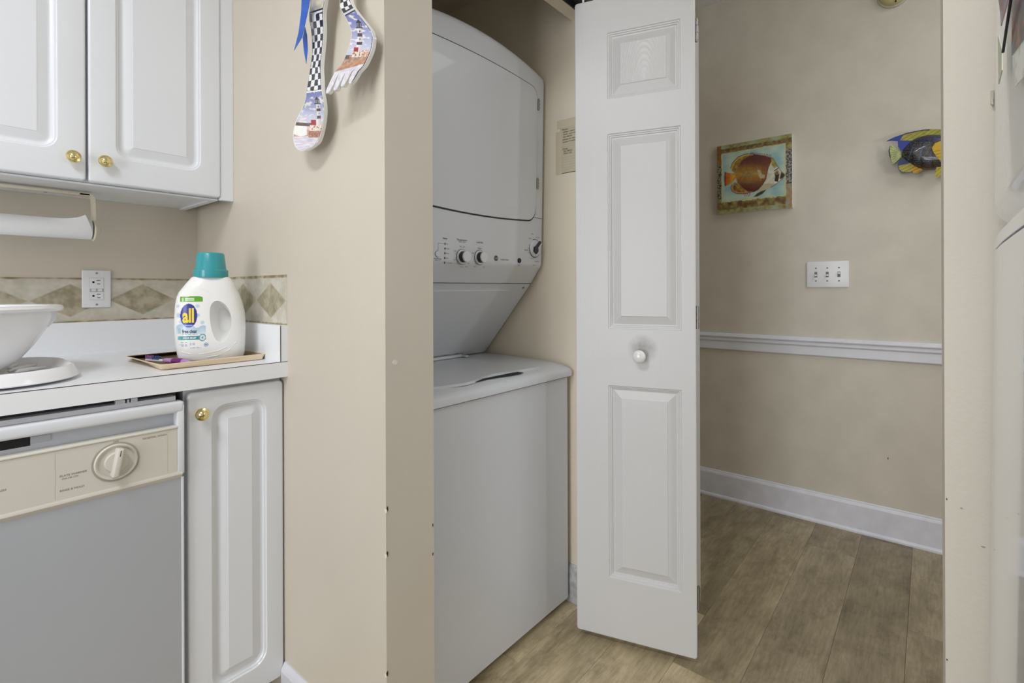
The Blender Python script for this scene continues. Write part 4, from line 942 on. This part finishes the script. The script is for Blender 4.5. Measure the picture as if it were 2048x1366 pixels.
# washer: cabinet, deck, lid
bm = B(LX0, LX1, 0.974, 1.72, 0.028, 0.797); es = [e for e in bm.edges if abs(e.verts[0].co.x-e.verts[1].co.x) < 1e-5 and abs(e.verts[0].co.y-e.verts[1].co.y) < 1e-5 and e.verts[0].co.y < 1.0]
bmesh.ops.bevel(bm, geom=es, offset=0.020, segments=8, affect='EDGES', profile=0.5)
obj('washer_cabinet', bm, APPL, ld, 40)
obj('deck_gap', B(LX0+.006, LX1-.006, 0.974, 1.70, 0.797, 0.8005), DARK, ld)
ft = bmesh.new()
for fx in (LX0+.05, LX1-.05):
    for fy_ in (1.04, 1.64): lathe(ft, [(0.018, 0), (0.018, .01), (0.009, .014), (0.009, .03)], 16, Matrix.Translation((fx, fy_, 0)))
obj('levelling_feet', ft, DARK, ld)['kind'] = 'stuff'
def deck_prof(x):
    e = 0.010 if (x < LX0+.001 or x > LX1-.001) else 0
    return [(1.72, 0.8005), (1.72, 0.850), (1.36, 0.850), (1.10, 0.8455), (1.03, 0.8425-e*.2), (1.0, 0.8385-e*.3), (0.980, 0.8325-e*.4), (0.968, 0.8255-e*.5), (0.962+e*.4, 0.8165-e*.3), (0.962+e*.4, 0.803), (0.966+e*.4, 0.8005)]
obj('washer_deck', loft(deck_prof, XSM), APPL, ld, 40)
# lid with wavy front lip
fe = [onz(u, v, .8455) for u, v in ((840, 779), (868, 774.5), (900, 770.5), (930, 766), (950, 761), (966, 754), (985, 748.5), (1010, 744.5), (1040, 740), (1070, 735), (1082, 732.5))]
lidp = [(p.x, p.y) for p in fe]+[(1.345, 1.06), (1.352, 1.30), (1.340, 1.352), (LX0+.05, 1.352), (LX0+.04, fe[0].y)]
plate(lidp, 0.03, lambda u, v, o: Vector((u, v, 0.8385+o+0.004*max(0, min(1, (v-1.0)/.2)))), 0.0075, 'washer_lid', APPL, ld, None, 40)
gp = [onz(u, v, .8405) for u, v in ((950, 764.5), (975, 758.5), (1000, 754), (1025, 750), (1047, 745.5), (1030, 743), (1000, 748), (975, 753))]
bm = bmesh.new(); extrude_profile(bm, [(p.x, p.y) for p in gp], (0, 0, .0010), (0, 0, .8398), (1, 0, 0), (0, 1, 0)); obj('finger_slot', bm, DARK, ld)
hg = bmesh.new(); box(hg, LX0+.06, 1.33, 1.350, 1.374, 0.851, 0.862, .003, 2); box(hg, 1.33, 1.345, 1.33, 1.374, 0.851, 0.858, .002); obj('lid_hinge_rail', hg, APPL, ld, 40)

# taped note on the closet wall
NT = mat('note_paper', (214, 205, 178), 0.7)
nt_ = thing('handwritten_note', 'lined paper note with handwriting taped to the closet wall', 'note', (XR0, 0.96, 1.52))
bm = bmesh.new(); box(bm, XR0-.0012, XR0-.0004, 0.905, 1.021, 1.521, 1.690); obj('sheet', bm, NT, nt_)
bm = bmesh.new()
for i in range(17): box(bm, XR0-.0014, XR0-.0011, 0.906, 1.020, 1.530+i*.0092, 1.5305+i*.0092)
obj('ruled_lines', bm, mat('rule_tan', (178, 172, 150), 0.7), nt_)
TAPE = mat('tape', (222, 210, 184), 0.3)
for y0, y1, z0, z1 in ((1.014, 1.040, 1.518, 1.672), (0.93, 1.034, 1.683, 1.712)):
    obj('tape', B(XR0-.0019, XR0-.0012, y0, y1, z0, z1), TAPE, nt_)
obj('tape_edge', B(XR0-.0016, XR0-.0004, 0.905, 1.014, 1.5195, 1.5212), CHIP, nt_)
INK = mat('ink', (58, 54, 46), 0.6)
lettering('handwriting', [('Washer', -1.013, 1.6755, .008, 'LEFT', .3), ('whites - warm wash', -1.009, 1.6665, .0085, 'LEFT', .3), ('Dark - cold wash', -1.008, 1.658, .0085, 'LEFT', .3), ('fine fabrics', -1.008, 1.6495, .0085, 'LEFT', .3), ('delicate & colors', -1.011, 1.640, .0085, 'LEFT', .3), ('Linens = medium', -1.010, 1.631, .0085, 'LEFT', .3), ('Dryer', -1.011, 1.606, .009, 'LEFT', .3), ('Any fabrics', -1.008, 1.5985, .0085, 'LEFT', .3), ('Warm dry', -1.008, 1.590, .0085, 'LEFT', .3)], lambda u, v: Vector((XR0-.0017, -u, v)), INK, nt_)

# ------------------------------------------------------------------ hall: painting, fish, switch, detector
def hx(p, X): return Vector((X, p[0]*X/XH, CH+(p[1]-CH)*X/XH))
PX = 2.727; y1 = 0.8645*PX/XH; y0 = 0.511*PX/XH; z0 = CH+(1.4975-CH)*PX/XH; z1 = CH+(1.8575-CH)*PX/XH
pt = thing('fish_painting', 'square canvas painting of an orange butterflyfish on pale blue', 'painting', (XH, (y0+y1)/2, z0))
obj('canvas', B(PX, XH, y0, y1, z0, z1, 0.0015, 2), mat('canvas_edge', (226, 227, 226), 0.7), pt)
POLY = dict(
 body=[(380,690),(400,600),(470,500),(560,440),(680,420),(800,440),(885,470),(895,520),(860,600),(840,680),(820,780),(770,860),(710,930),(640,965),(560,960),(480,910),(410,830),(385,750)],
 head=[(870,455),(920,478),(980,585),(1030,665),(1078,722),(1040,785),(990,825),(930,872),(860,908),(780,942),(690,958),(770,860),(820,780),(840,680),(860,600),(895,520)],
 hair=[(870,455),(920,478),(985,592),(930,625),(895,560)],
 dorsal=[(308,620),(335,540),(420,452),(520,412),(640,402),(680,425),(560,445),(470,505),(400,605),(382,695),(335,662)],
 anal=[(375,815),(410,840),(480,910),(545,960),(620,968),(520,990),(400,988),(330,952),(306,900),(330,855)],
 tail=[(215,670),(300,690),(385,690),(388,755),(330,830),(225,880),(205,780)],
 pelvic=[(632,1037),(700,978),(780,935),(835,912),(770,988),(700,1022)],
 pect=[(700,640),(730,645),(762,700),(806,720),(800,762),(740,768),(708,712)],
 mask=[(935,680),(1002,700),(990,780),(982,818),(935,802),(945,740)],
 brow=[(925,655),(980,598),(1005,632),(945,680)],
 snout=[(1008,760),(1030,672),(1072,712),(1058,748),(1018,782)],
 lip=[(1000,790),(995,740),(1022,668),(1034,674),(1012,745),(1014,788)])
PB = {k: (min(p[0] for p in P), max(p[0] for p in P), min(p[1] for p in P), max(p[1] for p in P)) for k, P in POLY.items()}
def inp(k, x, y):
    b = PB[k]; return b[0] < x < b[1] and b[2] < y < b[3] and inside((x, y), POLY[k])
def paint1(u, v):
    x = 105+1065*u; bt = 1285-100*u; tp = 310-182*u; y = bt-v*(bt-tp)
    n1 = nz(u, v, 7, 1); n2 = nz(u, v, 22, 2); n3 = nz(u, v, 60, 3)
    L, Rr, Bt, Tp = .062+.006*n2, .925+.006*n2, .165+.022*n2+.01*n3, .885+.012*n2
    if u < L or u > Rr or v < Bt or v > Tp:
        c = mix((122, 106, 52), (166, 160, 98), .5+1.1*n2+.6*n3)
        if v > Tp or v < .07: c = mix(c, (164, 176, 142), .45+n1)
        if v < Bt and v > .06: c = mix(c, (106, 72, 44), .35+1.4*nz(u, v, 14, 5)+.6*n3)
        if Tp < v < Tp+.06: c = mix(c, (104, 78, 44), .6+n2)
        if u < L and .22 < v < .72: c = (52, 54, 42) if n3 > -.05 else (160, 158, 126)
        if u > Rr and .33 < v < .80: c = (70, 68, 66) if nz(u, v, 46, 8) > .0 else (156, 154, 134)
        if u > Rr and v < .33: c = mix((170, 126, 80), (150, 158, 140), .5+n2)
        if u < L and v > .72: c = mix((150, 104, 44), (120, 90, 44), .5+n2)
        return c
    c = mix((146, 188, 192), (192, 212, 194), .5+1.0*n1+.35*nz(u*.6, v*3, 16, 4))
    e = min(u-L, Rr-u, v-Bt, Tp-v)
    if e < .03: c = mix((206, 200, 142), c, e/.03*.9)
    if inp('tail', x, y):
        t = (x-205)/180; c = mix((198, 70, 34), (226, 172, 52), t*1.25); c = mix(c, (120, 40, 20), max(0, n2)*.5)
        ec = 215+abs(y-775)*.06
        if x < ec+14: c = (52, 34, 30)
        if x < ec: c = (196, 186, 132)
    if inp('dorsal', x, y):
        d = pdist((x, y), POLY['dorsal'][:6]+POLY['dorsal'][5::-1]); c = mix((196, 160, 62), (128, 98, 36), .5+n2+.4*n3)
        c = (92, 46, 38) if d < 9 else ((214, 178, 96) if d < 26 else c)
    if inp('anal', x, y):
        d = pdist((x, y), POLY['anal'][4:10]+POLY['anal'][9:3:-1]); c = mix((190, 152, 62), (112, 78, 34), .5+n2+.4*n3)
        c = (92, 46, 38) if d < 9 else ((206, 156, 108) if d < 26 else c)
    if 600 < x < 890 and 385+(x-600)*.13 < y < 440+(x-600)*.09 and (x+y*.3) % 22 < 9: c = (118, 66, 56)
    if 495 < x < 600 and 962 < y < 1025 and (x+y*.5) % 30 < 9: c = (160, 96, 86)
    if inp('pelvic', x, y): c = (60, 62, 50) if x > 680 else (96, 98, 66)
    if inp('head', x, y):
        c = mix((200, 198, 166), (228, 226, 212), .5+n2)
        if inp('hair', x, y): c = mix((150, 138, 62), (180, 168, 96), .5+n2)
        if y > 840: c = mix(c, (176, 166, 132), .6)
        if pdist((x, y), POLY['head'][:11]) < 7 and x > 880: c = (96, 86, 50)
    if inp('body', x, y):
        t = abs(y-700)/265; c = mix((186, 150, 62), (92, 44, 34), t*1.25+.12*n2)
        c = mix(c, (170, 150, 76), max(0, .8-abs(x-560)/190)*max(0, 1-t*1.6)*.6)
        if abs(y-715) < 26 or abs(y-815) < 14: c = mix(c, (140, 128, 104), max(0, .75-abs(x-570)/150))
        if 740 < y < 800: c = mix(c, (190, 110, 40), .4*max(0, 1-abs(x-600)/260))
        if y < 560: c = mix(c, (104, 56, 56), .5+.8*n3)
        c = mix(c, (90, 36, 26), max(0, .5-2.2*abs(n2))*.45)
        d = pdist((x, y), POLY['body'])
        if d < 8: c = (214, 176, 96) if x < 640 and d > 3 else (84, 40, 28)
        elif x > 760: c = mix(c, (112, 54, 34), .4)
    if inp('pect', x, y): c = mix((206, 190, 160), (172, 158, 130), .5+2*n3)
    if inp('brow', x, y): c = (222, 220, 206) if (x*.7+y) % 30 < 15 else (46, 46, 40)
    if inp('mask', x, y): c = (40, 40, 36)
    if inp('lip', x, y): c = (206, 196, 150)
    if inp('snout', x, y): c = (48, 46, 40)
    d = math.hypot(x-970, (y-690)*.95)
    if d < 27: c = (50, 48, 40) if d < 13 or d > 22 else (196, 186, 128)
    if math.hypot(x-1078, y-722) < 9: c = (186, 106, 72)
    return c
def paint(u, v):
    h = .25/NG; q = [paint1(u+a*h, v+b*h) for a in (-1, 1) for b in (-1, 1)]
    return tuple(sum(w[i] for w in q)/4 for i in range(3))
NG = 144
bm = bmesh.new(); V = [[bm.verts.new((PX-.0006, y1+(y0-y1)*i/NG, z0+(z1-z0)*j/NG)) for j in range(NG+1)] for i in range(NG+1)]
for i in range(NG):
    for j in range(NG): bm.faces.new((V[i][j], V[i+1][j], V[i+1][j+1], V[i][j+1]))
bm.verts.index_update(); me = bpy.data.meshes.new('painted_face'); bm.to_mesh(me); bm.free()
ca = me.color_attributes.new('Col', 'FLOAT_COLOR', 'POINT'); cl = []
for i in range(NG+1):
    for j in range(NG+1): cl += [*lin(paint(i/NG, j/NG)), 1]
ca.data.foreach_set('color', cl); objm('painted_face', me, ART, pt)

# sculpted fish
FX = 2.705; FZ = 9.1056
def fpx(u, v, X=FX): return onx(1740+u/FZ, 230+v/FZ, X)
fish = thing('fish_sculpture', 'blue-black and yellow metal fish mounted on the hall wall', 'wall ornament', (XH, -0.04, 1.58))
FBODY = [(545, 705), (620, 600), (690, 520), (760, 460), (900, 385), (1090, 345), (1310, 352), (1520, 420), (1700, 560), (1760, 690), (1700, 800), (1520, 930), (1310, 985), (1200, 990), (980, 1000), (850, 962), (720, 880), (620, 805)]
FBS = smoothpoly(FBODY, 2)
def fb_map(u, v, o):
    d = min(pdist((u, v), FBS)/230, 1.0); p = fpx(u, v); return Vector((FX-0.036*math.sqrt(max(0, 1-(1-d)**2))+.010-o, p.y, p.z))
def fb_col(u, v):
    c = mix((24, 26, 34), (40, 46, 70), .5+nz(u, v, .01)); 
    if v < 480: c = mix(c, (44, 44, 96), .4)
    r = int(v/26); uu = (u+(13 if r % 2 else 0)) % 26
    if 8 < uu < 18 and 6 < v % 26 < 18: c = mix(c, (150, 142, 92), .75) if v > 520 else mix(c, (120, 120, 130), .45)
    if abs(((u-760+(v-600)*.35) % 190)-20) < 14 and 560 < v < 860: c = mix(c, (96, 120, 180), .5)
    if v > 920: c = mix(c, (110, 60, 30), .4)
    if u > 1500: c = mix(c, (206, 176, 30), .8)
    return c
FGL = mat('fish_enamel', (255, 255, 255), 0.2, vc=True, coat=0.5, bump=0.6, bscale=300)
FFN = mat('fin_enamel', (255, 255, 255), 0.5, vc=True)
plate(FBS, 14, fb_map, 0.0, 'body', FGL, fish, fb_col, 60)
def fin(name, P, colf, X, t=0.003, step=7):
    plate(P, step, lambda u, v, o: fpx(u, v, X)-Vector((o, 0, 0)), t, name, FFN, fish, colf, 40)
YEL = (176, 168, 62); BLU = (44, 62, 150)
def rays(u, v, k, c): return mix(c, (60, 62, 30), .75) if abs(k % 1-.5) < .07 else c
fin('dorsal_fin', [(295, 482), (380, 435), (460, 400), (680, 325), (960, 270), (1100, 262), (1310, 262), (1560, 330), (1560, 440), (1310, 380), (1090, 365), (900, 405), (760, 480), (600, 640), (555, 645), (512, 580), (505, 478), (400, 470)],
    lambda u, v: (BLU if (u < 545+max(0, 470-v)*.55 or (v > 466 and u < 780)) else ((36, 42, 84) if (v < 288+max(0, 960-u)*.20+max(0, 700-u)*.1) and u < 1080 else rays(u, v, (u+v*1.6)/105, mix(YEL, (150, 146, 60), .5+nz(u, v, .01))))), FX+.004)
fin('tail_fin', [(383, 545), (352, 585), (338, 660), (350, 740), (378, 810), (418, 895), (480, 850), (570, 770), (590, 705), (545, 660), (460, 600)], lambda u, v: (34, 34, 30) if u < 366+max(0, (v-690))*.14 else rays(u, v, math.atan2(v-705, 620-u)*5.2, mix((196, 204, 140), (160, 170, 110), .5+nz(u, v, .01))), FX+.006)
ANF = smoothpoly([(660, 780), (560, 795), (505, 870), (503, 955), (540, 1025), (610, 1056), (700, 1056), (785, 1040), (800, 1075), (850, 1066), (995, 985), (850, 930), (720, 860)], 1)
fin('anal_fin', ANF, lambda u, v: (52, 66, 112) if (v < 905-(u-620)*.25 or (u < 780 and pdist((u, v), ANF) < 13)) else rays(u, v, (u*.5+v)/60, YEL if u < 760 else (206, 158, 24)), FX+.004)
fin('pectoral_fin', [(1128, 600), (1150, 570), (1190, 515), (1250, 490), (1340, 462), (1420, 560), (1420, 760), (1340, 880), (1290, 850), (1210, 760), (1160, 690)], lambda u, v: rays(u, v, (v+u*.25)/62, (206, 166, 22)) if v > 640 else (206, 166, 22), FX-.030)
fin('pelvic_fin', [(1205, 950), (1192, 1080), (1190, 1165), (1230, 1130), (1330, 1060), (1380, 960), (1310, 940)], lambda u, v: rays(u, v, (v+u*.9)/80, (190, 176, 40)), FX-.006)
b = bmesh.new(); e_ = fpx(1610, 650, FX-.024); lathe(b, [(0.010, 0), (0.010, .003), (0.006, .005), (0, .0052)], 20, axis(e_, (-1, 0, 0))); obj('eye', b, BLACK, fish, 40)
b = bmesh.new(); mp_ = fpx(1050, 680, FX); tube(b, [(FX-.01, mp_.y, mp_.z), (XH, mp_.y, mp_.z)], 0.006, 10); obj('wall_stud', b, STEEL, fish)

# switch plate
sy = (0.4495+0.282)/2; szc = 1.1685
sw = thing('light_switch', 'white triple toggle light switch plate on the hall wall', 'light switch', (XH, sy, szc))
obj('plate', B(XH-.007, XH, sy-.084, sy+.084, szc-.061, szc+.061, 0.003, 3), PLAST, sw, 40)
SWG = mat('switch_gap', (120, 120, 120), 0.7)
for i, dy in enumerate((.046, 0, -.046)):
    y = sy+dy
    t_ = obj('toggle', (lambda bm_: (box(bm_, XH-.018, XH-.006, y-.0045, y+.0045, szc-(.008 if i != 2 else -.0005), szc+(.0005 if i != 2 else .009), .0015), bm_)[1])(bmesh.new()), PLAST, sw, 40)
    obj('toggle_slot', B(XH-.0074, XH-.0068, y-.0058, y+.0058, szc-.0125, szc+.0125), SWG, t_)
    for s in (1, -1):
        b = bmesh.new(); lathe(b, [(0.0036, 0), (0.003, .0012), (0, .0015)], 12, axis((XH-.0068, y, szc+s*.0302), (-1, 0, 0))); obj('screw', b, SWG, sw)
# smoke detector
sdt = thing('smoke_detector', 'round yellowed smoke detector high on the hall wall', 'smoke detector', (XH, 0.116, 2.385))
b = bmesh.new(); lathe(b, [(0.061, 0), (0.061, .008), (0.058, .012)], 48, axis((XH, 0.114, 2.386), (-1, 0, 0))); obj('base', b, mat('detector_rim', (196, 196, 180), 0.4), sdt, 40)
b = bmesh.new(); lathe(b, [(0.056, .010), (0.054, .022), (0.048, .030), (0.034, .034), (0.032, .031), (0.028, .031), (0.026, .035), (0, .037)], 48, axis((XH, 0.114, 2.386), (-1, 0, 0)), cap=False); obj('cover', b, mat('detector_cream', (186, 178, 130), 0.4), sdt, 40)
b = bmesh.new(); lathe(b, [(0.003, .0), (0.003, .036), (0, .037)], 10, axis((XH, 0.107, 2.338), (-1, 0, 0))); obj('test_lamp', b, DARK, sdt)

# ------------------------------------------------------------------ refrigerator
rf = thing('refrigerator', 'white top-freezer refrigerator at the right edge beside the wall end', 'refrigerator', (0.23, -0.45, 0.0))
FYF = -0.0350; tilt = Matrix.Translation((0, FYF, 1.10)) @ Matrix.Rotation(math.radians(0.55), 4, 'X') @ Matrix.Translation((0, -FYF, -1.10))
FRW = mat('fridge_white', (222, 229, 238), 0.12, coat=0.5)
RX0, RX1 = -0.165, 0.603
def door_prof(y_back, inset_=0.0):
    P = []; n = 18
    P.append((RX1-inset_, y_back)); 
    r = 0.030
    for k in range(9):
        a = math.radians(0+90*k/8); P.append((RX1-inset_-r+r*math.cos(a), FYF-.006-inset_-r+r*math.sin(a)))
    for k in range(1, 8):
        x = RX1-r+(RX0-RX1+2*r)*k/8; P.append((x, FYF-.006-inset_+.006*(1-((x-(RX0+RX1)/2)/((RX1-RX0)/2))**2)))
    for k in range(9):
        a = math.radians(90+90*k/8); P.append((RX0+inset_+r+r*math.cos(a), FYF-.006-inset_-r+r*math.sin(a)))
    P.append((RX0+inset_, y_back)); return P
def fdoor(name, levels, yb, m_, parent):
    bm = bmesh.new(); rs = []
    for z, ins in levels: rs.append([bm.verts.new(tilt @ Vector((x, y, z))) for x, y in door_prof(yb, ins)])
    for a, b_ in zip(rs, rs[1:]):
        for k in range(len(a)): bm.faces.new((a[k], a[(k+1) % len(a)], b_[(k+1) % len(a)], b_[k]))
    bm.faces.new(rs[0]); bm.faces.new(rs[-1]); return obj(name, bm, m_, parent, 35)
cabx = B(RX0+.008, RX1-.008, -0.80, -0.125, 0.03, 1.70, .004); bmesh.ops.transform(cabx, matrix=tilt, verts=cabx.verts[:]); obj('cabinet', cabx, FRW, rf)
fz = fdoor('freezer_door', [(1.1515, 0.016), (1.158, 0.006), (1.166, 0.0008), (1.168, 0), (1.690, 0), (1.698, .006)], -0.115, FRW, rf)
fd = fdoor('fridge_door', [(0.11, .006), (0.118, 0), (1.1345, 0), (1.1355, .0012)], -0.115, FRW, rf)
fdoor('door_cap', [(1.1362, 0.0), (1.1365, 0), (1.1445, 0), (1.1465, .0015)], -0.115, FRW, fd)
fdoor('door_groove', [(1.1356, 0.0012), (1.1362, .0012)], -0.115, mat('groove_grey', (150, 152, 154), 0.5), fd)
gk = B(RX0+.02, RX1-.02, -0.12, -0.10, 1.14, 1.16); bmesh.ops.transform(gk, matrix=tilt, verts=gk.verts[:]); obj('gasket', gk, GREY, rf)
hp_ = B(0.30, 0.50, -0.085, -0.05, 1.1475, 1.1512, .001); bmesh.ops.transform(hp_, matrix=tilt, verts=hp_.verts[:]); obj('pull_pocket', hp_, mat('pocket_grey', (70, 71, 73), 0.5), fz)
gr = B(RX0+.02, RX1-.02, -0.12, -0.10, 0.0, 0.105, .002); obj('kick_grille', gr, GREY, rf)
# papers and photographs on the freezer door
def fpt(u, v, off):   # pixel -> point on the tilted freezer front plane
    y = FYF-off; p = ony(u, v, y)
    for _ in range(3):
        dz = p.z-1.10; p = ony(u, v, FYF+off-math.tan(math.radians(.55))*dz)
    return p
def photo_sheet(name, label, cat, pts, off, colf, thick=0.0006, curl=0.0):
    ps = [fpt(u, v, off) for u, v in pts]
    root = tag(None or bpy.data.objects.new(name, None), label, cat); COL.objects.link(root); root.location = ps[0]; WM[root.name] = Matrix.Translation(ps[0])
    N = 14; bm = bmesh.new(); V = []; cols = []
    for layer in (0, 1):
        for i in range(N+1):
            for j in range(N+1):
                a, b_ = i/N, j/N
                p = ps[0]*(1-a)*(1-b_)+ps[1]*a*(1-b_)+ps[2]*a*b_+ps[3]*(1-a)*b_
                p = p+Vector((0, thick*(1-layer)+curl*b_*b_, 0)); V.append(bm.verts.new(p)); cols += [*lin(colf(a, b_) if layer == 0 else (235, 235, 230)), 1]
    n1 = N+1
    for l in (0, 1):
        for i in range(N):
            for j in range(N):
                k = l*n1*n1+i*n1+j; bm.faces.new((V[k], V[k+n1], V[k+n1+1], V[k+1]))
    rim = [(i, 0) for i in range(N)]+[(N, j) for j in range(N)]+[(N-i, N) for i in range(N)]+[(0, N-j) for j in range(N)]
    for q in range(len(rim)):
        a = rim[q]; b_ = rim[(q+1) % len(rim)]; k1 = a[0]*n1+a[1]; k2 = b_[0]*n1+b_[1]; bm.faces.new((V[k1], V[k2], V[k2+n1*n1], V[k1+n1*n1]))
    bm.verts.index_update(); me = bpy.data.meshes.new('sheet'); bm.to_mesh(me); bm.free()
    ca = me.color_attributes.new('Col', 'FLOAT_COLOR', 'POINT'); ca.data.foreach_set('color', cols)
    return objm('sheet', me, ART, root)
photo_sheet('photo_print', 'dark photo print with orange flecks on the freezer door', 'photo', [(2026, 111), (2072, 45), (2072, -90), (2027, -40)], 0.0012, lambda a, b: mix((70, 74, 92), (40, 36, 44), .5+1.3*nz(a, b, 4, 2)) if nz(a, b, 7, 6) < .18 else (150, 78, 48))
photo_sheet('photo_print', 'orange and blue photo print nearest the wall end on the freezer door', 'photo', [(2004, 52), (2021, -10), (2022, -90), (2003, -60)], 0.0015, lambda a, b: mix((150, 80, 60), (110, 124, 160), .5+1.6*nz(a, b, 3.5, 3)), curl=0.004)
photo_sheet('paper_sheet', 'white paper sheet under the dark photo on the freezer door', 'paper', [(2034, 172), (2070, 130), (2072, 30), (2032, 90)], 0.0008, lambda a, b: (232, 236, 230) if nz(a, b, 9, 4) < .3 else (190, 196, 190))
photo_sheet('paper_strip', 'pale green paper strip at the freezer door edge', 'paper', [(1999, 168), (2006, 140), (2006, 100), (1998, 70)], 0.0012, lambda a, b: mix((196, 204, 170), (170, 180, 150), b))
bm = bmesh.new(); p = fpt(1996, 110, 0.002); p2 = fpt(2006, 104, .003); p3 = fpt(2026, -30, .004)
tube(bm, [p2, (p2+p3)/2, p3], 0.0007, 8); tag(obj('photo_shadow_line', bm, BLACK), 'thin black line for the shadow slanting behind the leaning photo', 'painted shadow')  # dark line drawn in for the shadow gap behind the leaning photo
# clear adhesive hook on the wall end
c = onx(1984.5, 198, XS)
hk = thing('adhesive_hook', 'small clear plastic hook stuck on the wall end by the refrigerator', 'hook', (c.x, c.y, c.z-.008))
HK = mat('clear_plastic', (222, 216, 204), 0.2, trans=0.3)
obj('backplate', B(XS-.0015, XS, c.y-.0012, c.y+.0014, c.z-.005, c.z+.008, .0005), HK, hk)
b = bmesh.new(); tube(b, [(XS-.001, c.y, c.z), (XS-.003, c.y, c.z-.005), (XS-.004, c.y, c.z-.007), (XS-.005, c.y, c.z-.006)], 0.0008, 8); obj('prong', b, HK, hk, 50)
